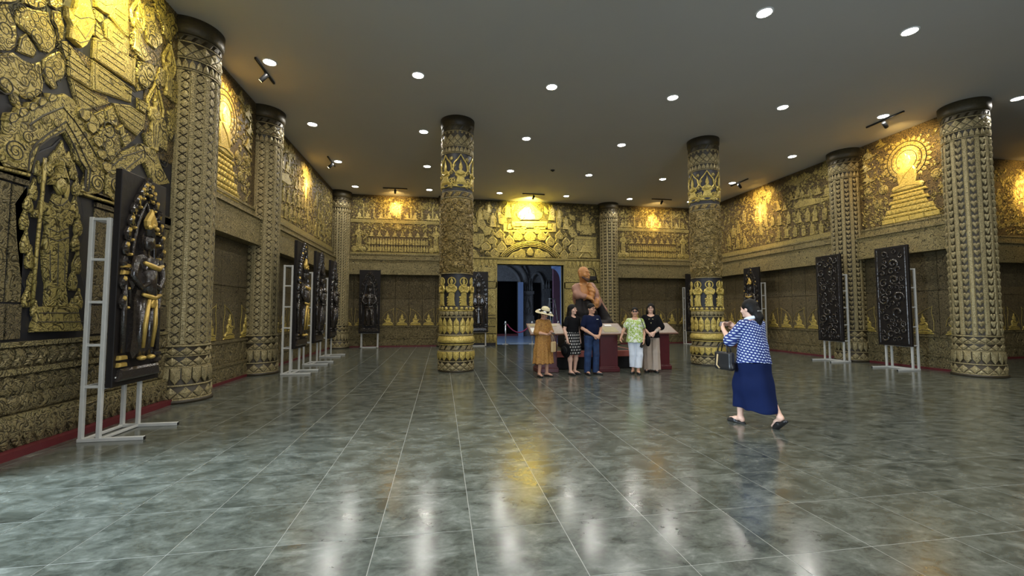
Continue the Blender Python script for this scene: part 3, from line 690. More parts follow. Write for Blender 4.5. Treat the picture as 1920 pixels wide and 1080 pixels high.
# gable arch with crockets
lpiece('gable_arch', [(10,190),(60,150),(150,105),(230,65),(320,30),(410,0),(480,-20),(540,20),(580,90),(620,190),(680,300),(740,410),(790,520),(785,640),(740,760),(660,770),(610,740),(650,600),(610,540),(560,500),(540,400),(470,285),(380,330),(280,380),(240,470),(200,600),(170,580),(0,550),(-60,450),(-60,310),(0,300)], c8, .045, 'gold',
       lines=[[(215,640-40),(225,520),(270,390),(340,335),(470,255),(540,380),(590,500),(640,570),(630,740)],[(180,580),(195,450),(240,370),(330,300),(480,195),(560,330),(620,460),(670,570),(655,740)],[(190,225),(300,150),(455,85),(545,190),(640,330),(720,470)]], r=.016)
for i, (a, b) in enumerate([((20,210),(95,160)),((100,165),(170,115)),((180,115),(245,75)),((250,80),(320,40)),((330,45),(400,10)),((555,110),(620,200)),((620,215),(675,295)),((670,320),(725,400)),((700,430),(760,500)),((745,520),(790,600))]):
    mx_, my_ = (a[0]+b[0])/2, (a[1]+b[1])/2; dx, dy = b[0]-a[0], b[1]-a[1]; nx_, ny_ = (dy, -dx)
    sg = 1 if i < 5 else 1
    lpiece('crocket', [a, (a[0]+nx_*.35, a[1]+ny_*.35), (mx_+nx_*.75, my_+ny_*.75), (b[0]+nx_*.45, b[1]+ny_*.45), b, (mx_-nx_*.15, my_-ny_*.15)], c8, .07, 'gold_smooth')
for cx, cy, r in ((70,430,95),(720,680,75),(170,320,55),(870,700,72),(400,210,42),(300,190,36),(600,380,40),(690,560,40)):
    c = c8(cx, cy); r_ = abs(c8(cx, cy+r)[1]-c[1]); mb = MB(); mb.relief(FL, ring(c[0], c[1], r_, 20), .06, .03); mb.line(FL, spiral(c[0], c[1], r_*.92, 2.2, .5, 30), [r_*.06]*31, .058, 5, dark=True); mb.build('volute', M['gold_smooth'], L1)
lpiece('leaf_bracket', [(640,160),(680,115),(745,200),(740,260),(700,290)], c8, .05, 'gold'); lpiece('leaf_bracket', [(705,140),(780,105),(790,200),(750,230)], c8, .045, 'gold')
lpiece('leaf_bracket', [(790,110),(850,75),(890,170),(885,240),(800,215)], c8, .05, 'gold'); lpiece('leaf_bracket', [(745,250),(830,215),(885,300),(900,370),(900,420),(820,515),(770,450),(725,320)], c8, .065, 'gold', spir=6)
lpiece('leaf_bracket', [(890,260),(930,220),(955,300),(910,330)], c8, .05, 'gold'); lpiece('leaf_bracket', [(910,330),(975,290),(1000,350),(940,400)], c8, .05, 'gold')
lpiece('gable_arch', [(820,530),(880,460),(960,420),(1090,370),(1190,430),(1240,560),(1300,680),(1180,700),(1100,520),(1050,540),(980,600),(940,690),(930,840),(870,830),(800,760),(800,640)], c8, .045, 'gold', lines=[[(850,540),(930,470),(1090,420),(1180,520)],[(905,640),(960,560),(1080,470)]], r=.013, spir=4)
for p in ([(985,-60),(1395,-60),(1395,330),(1390,640),(1130,690),(1040,640),(1000,470),(990,250)], [(1120,700),(1390,650),(1375,1180),(1330,1280),(1160,1200),(1110,1010)]):
    lpiece('cloth_ground', p, h=.014, mat='mural_ground', spir=22, seed=3)
lpiece('cloth_ground', [(440,330),(520,330),(700,460),(850,800),(1100,1010),(1040,1090),(830,1260),(780,1270),(640,900),(520,600)], h=.008, mat='mural_ground')
for i, p in enumerate(([(1150,-50),(1250,-40),(1280,90),(1240,180),(1200,60)], [(1250,120),(1330,100),(1370,240),(1300,330),(1250,260)], [(1230,520),(1290,560),(1260,680),(1190,640)], [(1330,620),(1380,640),(1370,820),(1310,780),(1290,690)], [(1290,860),(1360,840),(1355,1000),(1310,1100),(1290,980)], [(1100,1040),(1180,1010),(1190,1130),(1130,1160)])):
    lpiece('drapery', p, h=.04, mat='gold', spir=5, seed=i)
# celestial figures in flame halos towards the column
for (cx, cy, w_, h_) in ((1050,90,110,260),(1190,770,130,330),(1300,440,100,260)):
    c = c7(cx, cy+h_*.5); top = c7(cx, cy-h_*.5); H_ = top[1]-c[1]; W_ = abs(c7(cx+w_/2, cy)[0]-c7(cx-w_/2, cy)[0]); mb = MB()
    pts = flame(c[0], c[1], W_, H_); mb.line(FL, pts, .022, .02, 5, True); mb.line(FL, flame(c[0], c[1]+H_*.06, W_*.72, H_*.8), .010, .015, 4, True); mb.build('flame_halo', M['gold_smooth'], L1)
    fig(L1, FL, DEITY, c[0], c[1]-H_*.75, H_*1.35, .05, 'gold_smooth', False, 'deity_figure')
for p in ([(1000,250),(1060,240),(1130,420),(1165,460),(1100,480),(1040,420),(1000,340)], [(1080,20),(1180,60),(1190,170),(1230,260),(1250,330),(1190,390),(1130,330),(1110,200)], [(1060,470),(1170,500),(1200,580),(1160,640),(1130,690),(1060,640),(1040,560)], [(1180,960),(1260,900),(1290,1050),(1280,1180),(1190,1130)]): lpiece('drapery', p, h=.04, mat='gold', spir=4)
# guardian in a flaming niche
NI = [(460,330),(520,420),(570,540),(590,600),(600,760),(640,900),(650,1060),(600,1300),(660,1500),(640,1790),(240,1830),(220,1600),(140,1400),(110,1100),(100,830),(190,700),(240,560),(250,460),(320,420),(400,390)]
lpiece('niche', NI, c8, .012, 'black_ground')
F1 = Sub2(FL, .012)
for cx, cy, w_, h_ in [(455,430,60,180),(400,480,50,120),(510,490,50,130),(360,560,45,130),(550,580,45,140),(310,600,40,170),(575,700,40,150),(270,560,36,120),(240,720,44,180),(200,830,50,150),(170,950,46,190),(560,860,44,190),(590,1000,44,170),(570,1130,44,170),(175,1130,46,190),(210,1250,46,190),(580,1290,46,190),(230,1420,46,190),(550,1420,46,190),(190,1560,50,170),(590,1580,50,170),(250,1650,40,130),(540,1640,40,130)]:
    c = c8(cx, cy); W_ = abs(c8(cx+w_/2, cy)[0]-c8(cx-w_/2, cy)[0]); H_ = abs(c8(cx, cy-h_/2)[1]-c8(cx, cy+h_/2)[1])
    mb = MB(); mb.relief(F1, flame(c[0], c[1]-H_/2, W_*1.5, H_), .03); mb.line(F1, spiral(c[0], c[1]-H_*.2, W_*.35, 1.2, .4, 8), .008, .03, 4); mb.build('flame', M['gold'], L1)
lpiece('flame_halo', [(440,470),(480,530),(520,640),(525,740),(500,820),(480,760),(500,700),(490,620),(440,500),(390,570),(335,620),(315,700),(330,760),(310,770),(300,700),(310,620),(370,560)], c8, .035, 'gold_smooth')
# guardian body: crown, head, torso, arms, skirt, legs
G = lambda pts, nm, h, m='gold_smooth', lines=(): lpiece(nm, pts, c8, h, m, lines=lines, r=.009)
guard = G([(350,890),(330,830),(285,810),(275,870),(230,900),(225,940),(260,950),(310,900),(320,960),(330,1030),(320,1090),(300,1200),(310,1380),(330,1480),(320,1640),(390,1640),(400,1500),(415,1480),(430,1640),(490,1640),(475,1480),(490,1300),(500,1150),(490,1000),(520,1010),(540,930),(530,850),(490,800),(440,790),(430,760),(390,760),(380,800)], 'guardian_figure', .06, 'gold',
          lines=[[(340,810),(390,850),(440,850),(480,810)],[(330,1030),(400,1060),(480,1030)],[(320,1100),(400,1130),(490,1100)],[(405,1150),(400,1480)],[(340,1200),(340,1450)],[(460,1200),(455,1450)]])
c = c8(412, 700); mb = MB(); hd = Sub2(FL, .07); kk = abs(c8(412, 600)[1]-c8(412, 700)[1])/100
mb.ell(FL(c[0], c[1], .07), (.05, 48*kk, 70*kk), 12, 9); mb.build('head', M['gold_smooth'], guard)
G([(360,650),(350,690),(370,640),(455,640),(475,690),(470,640),(450,600),(440,520),(425,500),(410,600)], 'crown', .09, 'gold')
mb = MB(); mb.line(FL, lp([(290,480),(275,700),(255,900),(225,1200),(190,1640)], c8), .016, .07, 6); mb.build('spear', M['gold_smooth'], guard)
G([(250,1640),(560,1640),(570,1700),(590,1770),(600,1830),(215,1840),(230,1770),(245,1700)], 'pedestal', .07, 'gold', lines=[[(250,1690),(560,1690)],[(235,1760),(590,1760)]])
# string courses and flat carved boards beside the niche
lpiece('string_course', [(-60,535),(200,600),(200,630),(-60,565)], c8, .05, 'gold_smooth'); lpiece('string_course', [(605,745),(960,855),(960,880),(605,770)], c8, .05, 'gold_smooth')
mb = MB(); u_n = on_left(42, 500)[0]; u_p = on_left(158, 500)[0]; vz = on_left(30, 322)[1]
for i, (a, b) in enumerate(((BAY0, 4.95), (4.96, 5.12), (5.98, 6.38), (6.39, 6.80), (6.81, 7.46))):
    for v0, v1 in ((1.16, 1.52), (1.53, 2.72), (2.73, 2.90), (2.91, vz-.05)):
        p = fbox(MB(), FL, a+.006, b-.006, v0, v1-.01, 0, .012 if v1-v0 > .5 else .03).build('board', M['dado_gold' if v1-v0 > .5 else 'panel_bronze'], L1)
# dado of the first bay: leaf course, band, hanging petals
for v0, v1, d_, m_ in ((1.08, 1.13, .06, 'beam_gold'), (.86, 1.08, .02, 'panel_bronze'), (.80, .86, .05, 'beam_gold'), (.40, .80, .0, 'panel_bronze'), (.34, .40, .07, 'beam_gold'), (.0, .34, .05, 'panel_bronze')):
    fbox(MB(), FL, BAY0, BAY1, v0, v1, -.15, d_).build('dado', M[m_], wall_left)
def sh_piece(name, pts, h, dome, F, mat): mb = MB(); mb.relief(F, pts, h, dome=dome); me = mb.mesh(name); me.materials.append(M[mat]); return me
me1 = sh_piece('leaf', [(-.06,.02),(.02,.0),(.09,.08),(.09,.14),(.02,.20),(-.06,.18),(-.02,.10)], .03, .012, Frame((0,0,0),(0,1,0),(0,0,1),(1,0,0)), 'dado_gold')
me2 = sh_piece('leaf', [(-.09,.0),(.09,.0),(.10,.10),(.05,.18),(0,.20),(-.05,.18),(-.10,.10)], .03, .015, Frame((0,0,0),(0,1,0),(0,0,1),(1,0,0)), 'dado_gold')
me3 = sh_piece('petal', [(-.075,.26),(.075,.26),(.07,.10),(0,-.02),(-.07,.10)], .03, .015, Frame((0,0,0),(0,1,0),(0,0,1),(1,0,0)), 'dado_gold')
for i in range(27):
    y = BAY0+.08+i*.128
    if y < BAY1-.4:
        o = link('leaf', me1, None, wall_left); o.location = (XL+.02, y, .87)
        for r in range(2):
            o = link('leaf', me2, None, wall_left); o.location = (XL+.0, y+(.064 if r else 0), .41+.18*r)
        o = link('petal', me3, None, wall_left); o.location = (XL+.05, y, .09)
fbox(MB(), FL, BAY0, BAY1-.3, 0, .075, -.15, .16).build('plinth', M['maroon'], wall_left)
# ------------------------------------------------------------------ columns
Dr = lambda R: Drum((0, 0), R)
def dmesh(key, R, poly, h, mat, dome=0, cache={}):
    k = (key, R)
    if k not in cache:
        mb = MB(); mb.relief(Dr(R), poly, h, dome=dome); me = mb.mesh(key); me.materials.append(M[mat]); cache[k] = me
    return cache[k]
def around(col, name, me, z, n, a0, a1, off=0, joined=None):
    """n copies per full turn of one piece between the angles a0 and a1"""
    for i in range(n):
        a = 2*PI*(i+off)/n
        a = (a+PI) % (2*PI)-PI
        if not (a0 <= a <= a1): continue
        if joined is not None:
            c, s = math.cos(a), math.sin(a)
            joined.add([(v.co.x*c-v.co.y*s, v.co.x*s+v.co.y*c, v.co.z+z) for v in me.vertices], [tuple(p.vertices) for p in me.polygons])
        else:
            o = link(name, me, None, col); o.location = (0, 0, z); o.rotation_euler = (0, 0, a)
def lattice(col, R, z0, z1, rows, n, a0, a1, mat, joined=False):
    h = (z1-z0)/rows; w = 2*PI*R/n; me = dmesh('lattice_%s_%.3f_%.3f_%d' % (mat, h, w, joined), R, [(0, h*.92), (w*.45, 0), (0, -h*.92), (-w*.45, 0)], .016, mat, .012)
    half = dmesh('half_%s_%.3f_%.3f' % (mat, h, w), R, [(w*.42, 0), (-w*.42, 0), (0, h*.88)], .012, mat, .006)
    J = MB() if joined else None
    for r in range(1, rows): around(col, 'diamond', me, z0+h*r, n, a0, a1, .5*(r % 2), J)
    around(col, 'diamond', half, z0+.004, n, a0, a1, 0, J)
    if J: tag(J.build('lattice', M[mat], col), kind='stuff')
def fillet(col, R, z, r, mat='col_gold', a0=-PI, a1=PI):
    MB().lathe([(R, z-r), (R+r, z-r*.5), (R+r, z+r*.5), (R, z+r)], 40, cap=False).build('moulding', M[mat], col)
def slant_band(col, R, z0, z1, n, a0, a1, mat, joined=False):
    w = 2*PI*R/n; h = z1-z0; me = dmesh('slant_%s_%.3f' % (mat, h), R, [(-w*.55, 0), (w*.15, 0), (w*.55, h), (-w*.15, h)], .016, mat)
    J = MB() if joined else None
    around(col, 'slanted_leaf', me, z0, n, a0, a1, 0, J)
    if J: tag(J.build('slanted_band', M[mat], col), kind='stuff')
def petals(col, R, z0, z1, n, a0, a1, mat, down=True, joined=False, name='petal', h=.03):
    w = 2*PI*R/n*.46; H_ = z1-z0
    p = [(-w, H_), (w, H_), (w*.95, H_*.35), (0, 0), (-w*.95, H_*.35)] if down else [(-w, 0), (w, 0), (w*.85, H_*.5), (0, H_), (-w*.85, H_*.5)]
    me = dmesh('petal_%s_%d_%.3f_%d' % (mat, down, H_, n), R, p, h*.7, mat, h*.5); J = MB() if joined else None
    around(col, name, me, z0, n, a0, a1, 0, J)
    if J: tag(J.build(name+'_row', M[mat], col), kind='stuff')

def wall_column(cx, cy, a0, a1, style, label, fine=False, joined=False, hearts_single=False):
    col = empty('carved_column', (cx, cy, 0)); tag(col, label, 'column', 'carved columns along the walls'); R = CR
    MB().lathe([(R+.07, 0), (R+.07, .05), (R+.03, .06), (R+.03, .27), (R+.0, .30), (R, .60), (R-.015, .88), (R-.015, 5.55), (R, 5.58), (R, 5.96)], 48).build('shaft', M['col_core'], col)
    MB().lathe([(R, 5.95), (R+.02, 5.96), (R+.05, 6.02), (R+.055, ZC-.002)], 48).build('capital', M['col_cap'], col)
    n = 14
    mat = 'col_gold'
    fillet(col, R+.03, .055, .018); fillet(col, R+.03, .275, .014); fillet(col, R, .56, .014); fillet(col, R, .73, .010); fillet(col, R, .89, .018)
    lattice(col, R+.03, .07, .26, 2, n, a0, a1, mat, joined)
    petals(col, R+.012, .29, .55, n+4, a0, a1, mat, True, joined)
    lattice(col, R, .575, .72, 2, n, a0, a1, mat, joined); lattice(col, R, .74, .875, 2, n, a0, a1, mat, joined)
    fillet(col, R, 5.36, .012); fillet(col, R, 5.545, .012); fillet(col, R, 5.82, .012); fillet(col, R, 5.93, .014, 'col_cap')
    petals(col, R, 5.38, 5.53, 26, a0, a1, mat, False, joined, 'fringe_leaf', .02)
    lattice(col, R, 5.56, 5.81, 3, n, a0, a1, 'col_gold', joined)
    slant_band(col, R, 5.835, 5.92, 18, a0, a1, 'col_cap', joined)
    # shaft: plain beaded ribs alternating with chains of hearts (or twisted rope)
    ns = 12; Rs = R-.015; wr = 2*PI*Rs/ns
    for i in range(ns):
        a = 2*PI*i/ns; a = (a+PI) % (2*PI)-PI
        if a0-.1 <= a <= a1+.1:
            me = dmesh('rib_'+style, Rs, [(-wr*.17, .91), (wr*.17, .91), (wr*.17, 5.345), (-wr*.17, 5.345)], .022, mat)
            o = link('rib', me, None, col); o.rotation_euler = (0, 0, a)
            if fine:
                J = MB(); bd = dmesh('bead', Rs, [(-wr*.14, -.011), (wr*.14, -.011), (wr*.14, .011), (-wr*.14, .011)], .027, mat); c, s = math.cos(a), math.sin(a)
                for k in range(146): J.add([(v.co.x*c-v.co.y*s, v.co.x*s+v.co.y*c, v.co.z+.93+k*.03) for v in bd.vertices], [tuple(p.vertices) for p in bd.polygons])
                tag(J.build('bead_string', M[mat], col), kind='stuff')
        a = 2*PI*(i+.5)/ns; a = (a+PI) % (2*PI)-PI
        if not (a0-.1 <= a <= a1+.1): continue
        c, s = math.cos(a), math.sin(a)
        for q in (-1, 1):
            me = dmesh('fillet_%d' % q, Rs, [(q*wr*.30-.005, .91), (q*wr*.30+.005, .91), (q*wr*.30+.005, 5.345), (q*wr*.30-.005, 5.345)], .014, mat)
            o = link('rib', me, None, col); o.rotation_euler = (0, 0, a)
        if style == 'lozenge':
            me = dmesh('strip', Rs, [(-wr*.29, .91), (wr*.29, .91), (wr*.29, 5.345), (-wr*.29, 5.345)], .006, mat); o = link('strip', me, None, col); o.rotation_euler = (0, 0, a)
        if style == 'rope': ht = dmesh('rope_piece', Rs, [(-wr*.26, -.07), (-wr*.06, -.075), (wr*.26, .03), (wr*.26, .07), (wr*.06, .075), (-wr*.26, -.03)], .024, mat, .008); step = .105
        elif style == 'heart': ht = dmesh('heart', Rs, heart(wr*.50, .115), .022, mat, .012); step = .135
        elif style == 'loose_heart': ht = dmesh('loose_heart', Rs, heart(wr*.54, .14), .03, mat, .02); step = .155
        else: ht = dmesh('lozenge', Rs, [(0, .062), (wr*.16, .05), (wr*.25, 0), (wr*.16, -.05), (0, -.062), (-wr*.16, -.05), (-wr*.25, 0), (-wr*.16, .05)], .012, mat, .005); step = .15
        cnt = int((5.33-.92)/step); st = (5.33-.92)/cnt
        if hearts_single:
            for k in range(cnt):
                o = link('heart_ornament', ht, None, col); o.location = (0, 0, .92+(k+.5)*st); o.rotation_euler = (0, 0, a)
                if style == 'loose_heart': o.scale = (1, 1, 1)
        else:
            J = MB()
            for k in range(cnt): J.add([(v.co.x*c-v.co.y*s, v.co.x*s+v.co.y*c, v.co.z+.92+(k+.5)*st) for v in ht.vertices], [tuple(p.vertices) for p in ht.polygons])
            tag(J.build('heart_chain', M[mat], col), kind='stuff')
        if style in ('lozenge', 'heart') and fine:     # little crosses between the pieces
            J = MB()
            for k in range(cnt+1):
                z = .92+k*st
                for q in (-1, 1): J.tube([Dr(Rs)(-wr*.27, z-q*.042, .008), Dr(Rs)(wr*.27, z+q*.042, .008)], .009, 4)
            J.v = [(x*c-y*s, x*s+y*c, z) for x, y, z in J.v]
            tag(J.build('cross_lines', M['col_core'], col), kind='stuff')
    return col
wall_column(XL+.03, CY1, -.2, PI, 'lozenge', 'wide gilded column with lozenge strips rising beside the guardian mural', True, False, True)
wall_column(XL+.03, CY2, -.2, PI, 'lozenge', 'gilded column with lozenge strips between the wheel-halo mural and the row of dark panels', True, False, False)
wall_column(XR-.05, CY2, -PI, .2, 'heart', 'gilded column with heart chains between the monks mural and the wheel-halo mural', True, False, False)
wall_column(XR-.05, CY1, -PI, 1.2, 'loose_heart', 'gilded column of loose raised hearts at the open end of the wall', False, False, True)
wall_column(XL+.2, YB-.15, -.8, 2.2, 'rope', 'gilded column of twisted rope strips in the room corner', False, True)
wall_column(XR-.25, YB-.15, -2.2, .8, 'rope', 'gilded rope-strip corner column half hidden behind a free-standing column', False, True)
wall_column(7.31, YB-.08, -1.7, 1.7, 'heart', 'gilded column of heart chains between the doorway bay and the right assembly mural', False, True)
wall_column(.28, YB-.08, -1.7, 1.7, 'heart', 'gilded wall column hidden behind the free-standing column left of the doorway', False, True)

def free_column(cx, cy, rot, label, off):
    col = empty('carved_column', (cx, cy, 0), rot); tag(col, label, 'column', 'free-standing carved columns'); R = .385; A, B = -PI, PI
    MB().lathe([(R+.055, 0), (R+.05, .02), (R+.03, .25), (R+.04, .28), (R+.05, .48), (R+.01, .50), (R+.01, .64), (R+.05, .66), (R+.06, .74), (R+.03, .82), (R+.015, .86), (R, 1.30), (R+.01, 1.44), (R+.02, 1.55), (R-.015, 1.56), (R-.015, 2.34)], 48).build('base', M['col_core'], col)
    MB().lathe([(R-.015, 2.34), (R, 2.35), (R, 4.19), (R-.005, 4.20)], 48, cap=False).build('shaft', M['col_relief'], col)
    MB().lathe([(R, 4.19), (R+.004, 4.20), (R+.004, 4.34), (R-.01, 4.36), (R-.01, 5.28), (R, 5.30), (R, 6.0), (R+.03, 6.05), (R+.04, ZC-.002)], 48).build('capital', M['col_core'], col)
    g = 'col_gold'
    lattice(col, R+.04, .03, .24, 3, 14, A, B, g); fillet(col, R+.04, .25, .014)
    petals(col, R+.045, .27, .48, 18, A, B, 'gold_bright', True); fillet(col, R+.04, .49, .018)
    slant_band(col, R+.012, .52, .63, 14, A, B, g); fillet(col, R+.03, .65, .02, 'gold_bright')
    MB().lathe([(R+.02, .67), (R+.062, .69), (R+.07, .75), (R+.04, .82), (R+.02, .85)], 40, cap=False).build('torus', M['gold_bright'], col); fillet(col, R+.02, .87, .016)
    petals(col, R+.006, .89, 1.10, 16, A, B, 'gold_bright', True); petals(col, R+.006, 1.08, 1.29, 16, A, B, 'gold_bright', False)
    fillet(col, R+.005, 1.30, .016, g); petals(col, R+.010, 1.32, 1.44, 22, A, B, g, True, False, 'fringe_leaf', .02); fillet(col, R+.012, 1.455, .016, 'gold_bright')
    bead = dmesh('bead_big', R+.02, ring(0, 0, .042, 8), .02, 'gold_bright', .02); around(col, 'bead', bead, 1.505, 20, A, B)
    # standing deities on black
    Rg = R-.015; MB().lathe([(Rg+.002, 1.56), (Rg+.002, 2.34)], 48, cap=False).build('figure_band', M['black_ground'], col)
    mb = MB(); f = Sub(Dr(Rg+.002), 0, 1.57, .66); mb.relief(f, DEITY, .035)
    for s in (-1, 1): mb.line(f, [(s*.14, .70), (s*.18, .60), (s*.12, .50), (s*-.02, .54)], .026, .036, 6)
    mb.line(f, ring(0, .885, .14, 18), .016, .012, 5, True); mb.line(f, [(-.1, .72), (0, .66), (.1, .72)], .012, .036, 5)
    for k in range(4): mb.relief(f, leafp(-.12-.015*(k % 2), .06+.085*k, .09, .09), .03, dome=.004)
    for x in (-.05, 0, .05): mb.line(f, [(x, .05), (x*.9, .45)], .007, .036, 4)
    mb.relief(f, [(-.16, -.005), (.16, -.005), (.13, .035), (-.13, .035)], .045)
    me = mb.mesh('deity'); me.materials.append(M['gold_bright']); around(col, 'deity_figure', me, 0, 8, A, B, off)
    # scrollwork shaft
    fl_ = flora(col, Dr(R), -PI*R, PI*R, 2.40, 4.16, 620, .13, 'col_relief', h=.022, seed=int(cx*10)+5)
    fillet(col, R, 4.20, .016); fillet(col, R, 2.35, .012)
    slant_band(col, R+.004, 4.22, 4.33, 12, A, B, 'col_relief'); fillet(col, R, 4.345, .012)
    # kneeling deities in flame arches
    MB().lathe([(R-.008, 4.36), (R-.008, 5.28)], 48, cap=False).build('figure_band', M['black_ground'], col)
    mb = MB(); f = Sub(Dr(R-.008), 0, 4.44, .70); mb.relief(f, mirror([(0,.98),(.02,.88),(.05,.80),(.065,.70),(.04,.62),(.15,.56),(.20,.42),(.12,.36),(.16,.2),(.28,.1),(.24,.02),(0,0)]), .035)
    mb.line(f, [(-.16,.5),(-.26,.62),(-.22,.86),(-.10,1.0),(0,1.16),(.10,1.0),(.22,.86),(.26,.62),(.16,.5)], .02, .012, 5); mb.line(f, [(-.13,.5),(-.02,.44),(.13,.5)], .02, .036, 5)
    for s in (-1, 1): mb.line(f, spiral(s*.24, .22, .12, 1.5, 0, 10, s), .014, .01, 5)
    me = mb.mesh('kneeler'); me.materials.append(M['gold_bright']); around(col, 'kneeling_figure', me, 0, 6, A, B, .2)
    mb = MB(); f = Dr(R-.008)
    for k in range(5): mb.relief(f, [( (.05+.012*math.cos(5*t))*math.cos(t)+(.03 if k % 2 else -.03), 4.47+.17*k+(.05+.012*math.cos(5*t))*math.sin(t)) for t in [2*PI*i/15 for i in range(15)]], .02, dome=.008)
    me = mb.mesh('rosettes'); me.materials.append(M['gold']); around(col, 'rosette_string', me, 0, 6, A, B, .7)
    fillet(col, R, 5.30, .012); petals(col, R, 5.32, 5.46, 24, A, B, g, False, False, 'fringe_leaf', .02); fillet(col, R, 5.475, .012)
    lattice(col, R, 5.49, 5.77, 3, 14, A, B, g); bead2 = dmesh('bead_small', R, ring(0, 0, .03, 8), .014, g, .012); around(col, 'bead', bead2, 5.81, 22, A, B); fillet(col, R, 5.85, .012)
    slant_band(col, R, 5.865, 5.98, 12, A, B, 'col_cap'); fillet(col, R, 5.995, .014, 'col_cap')
    return col
free_column(.365, 10.65, math.radians(-2), 'free-standing gilded column left of the doorway, empty floor around it', .6)
free_column(7.22, 10.75, math.radians(-34), 'free-standing gilded column with the blue-bloused photographer in front of its foot', .23)

# ------------------------------------------------------------------ ceiling lights
def make_downlight():
    d = empty('downlight', (0, 0, ZC)); tag(d, 'round white recessed downlight in the grey ceiling', 'ceiling light', 'recessed downlights in the ceiling')
    MB().lathe([(.135, 0), (.135, -.008), (.115, -.014), (.105, -.006), (.105, 0)], 28, cap=False).build('trim_ring', M['white'], d)
    MB().lathe([(.001, -.004), (.105, -.004)], 28, cap=False).build('lens', M['lens'], d)
    return d
dl_light = bpy.data.lights.new('downlight_lamp', 'AREA'); dl_light.shape = 'DISK'; dl_light.size = .20; dl_light.energy = DOWN_W; dl_light.color = (1, .96, .88); dl_light.spread = math.radians(172)
proto = None
spots = [(3.675+2.79*(i-2.5), 5.85+2.76*j) for i in range(6) for j in range(-3, 5)]
spots = [(x, y) for x, y in spots if not (abs(x-.365) < .3 and abs(y-10.65) < .3)]+[(12.75, 7.38), (15.6, 7.4), (15.6, 3.0)]
for x, y in spots:
    d = proto and copy_tree(proto) or make_downlight()
    proto = proto or d
    d.location = (x, y, ZC)
    for (a, b), lb in (((-3.3, 8.61), 'beside the track spotlight of the left wheel-halo mural'), ((-3.3, 14.13), 'beside the track spotlight over the row of panel stands'),
                       ((10.65, 14.13), 'beside the track spotlight of the monks procession'), ((10.65, 8.61), 'beside the track spotlight near the loose-heart column'), ((12.75, 7.38), 'in the side hall next to the loose-heart capital'),
                       ((-3.3, 16.89), 'next to the corner rope column'), ((-3.3, 11.37), 'next to the capital of the second lozenge column'), ((7.86, 11.37), 'hidden behind the free-standing column at the photographer')):
        if math.hypot(a-x, b-y) < .2: d['label'] = 'round white downlight '+lb
for x, y in spots:
    o = bpy.data.objects.new('downlight_lamp', dl_light); COL.objects.link(o); o.location = (x, y, ZC-.03)
def track_spot(c, along, aim, col, watts, label, cone=34, spill=.15):
    """black track bar on the ceiling with one cylinder spotlight turned to the wall"""
    r = empty('track_spotlight', (c[0], c[1], ZC)); tag(r, label, 'spotlight', 'black track spotlights')
    L_ = .46; mb = MB()
    if along == 'x': mb.bbox(-L_, L_, -.018, .018, -.04, 0, .004)
    else: mb.bbox(-.018, .018, -L_, L_, -.04, 0, .004)
    mb.build('track', M['black_metal'], r)
    h0 = Vector((0, 0, -.04)); piv = Vector((0, 0, -.13)); dirv = (Vector(aim)-(Vector((c[0], c[1], ZC))+piv)).normalized()
    MB().tube([h0, piv], .014, 8).build('stem', M['black_metal'], r)
    a = piv-dirv*.07; b = piv+dirv*.12
    MB().tube([a, a+dirv*.01, b-dirv*.005, b], [.038, .045, .045, .042], 16).build('lamp_head', M['black_metal'], r)
    MB().tube([b, b+dirv*.002], .036, 16).build('lens', M['spot_lens'], r)
    for cn, wt in ((cone, watts), (110, watts*spill)):          # hot centre of the beam and its wide spill
        l = bpy.data.lights.new('spot_lamp', 'SPOT'); l.energy = wt; l.color = col; l.spot_size = math.radians(cn); l.spot_blend = 1.0; l.shadow_soft_size = .03
        o = bpy.data.objects.new('spot_lamp', l); COL.objects.link(o); o.parent = r; o.location = b+dirv*.02
        o.rotation_euler = dirv.to_track_quat('-Z', 'Y').to_euler()
WARM = (1, .66, .22); YEL = (1, .84, .16)
track_spot((-3.50, 8.93), 'y', (XL, 9.02, 5.36), WARM, SPOT_W*1.0, 'black track spotlight aimed at the wheel-halo mural beside the lozenge columns')
track_spot((-3.50, 14.13), 'y', (XL, 14.1, 5.35), WARM, SPOT_W*1.1, 'black track spotlight over the row of dark panels, aimed at the long wall')
track_spot((-1.81, 16.85), 'x', (-1.90, YB, 5.68), WARM, SPOT_W*1.2, 'black track spotlight aimed at the assembly mural beside the corner rope column')
track_spot((3.66, 16.78), 'x', (3.63, YB, 5.60), YEL, SPOT_W*2.2, 'black track spotlight over the doorway bay', 40, .75)
track_spot((9.22, 16.68), 'x', (9.49, YB, 5.5), WARM, SPOT_W*1.2, 'black track spotlight aimed at the assembly mural right of the doorway bay')
track_spot((10.84, 14.0), 'y', (XR, 14.4, 5.2), WARM, SPOT_W*1.2, 'black track spotlight aimed at the procession of monks', 30, .3)
track_spot((10.84, 8.74), 'y', (XR, 9.16, 5.42), WARM, SPOT_W*.9, 'black track spotlight aimed at the wheel-halo mural by the loose-heart column', 30, .28)
track_spot((-2.9, 5.6), 'y', (XL, 5.75, 5.7), YEL, SPOT_W*1.3, 'black track spotlight aimed at the guardian mural', 60, .55)
track_spot((18.0, 9.0), 'x', (18.3, YS, 5.2), WARM, SPOT_W*1.6, 'black track spotlight in the side hall', 50)
det = empty('smoke_detector', (3.68, 13.83, ZC)); tag(det, 'small round dark smoke detector on the ceiling', 'detector')
MB().lathe([(.001, -.035), (.05, -.035), (.065, -.02), (.075, 0)], 20, cap=False).build('housing', M['black_metal'], det)
MB().lathe([(.001, -.05), (.02, -.05), (.025, -.035)], 12, cap=False).build('sensor', M['black_plastic'], det)
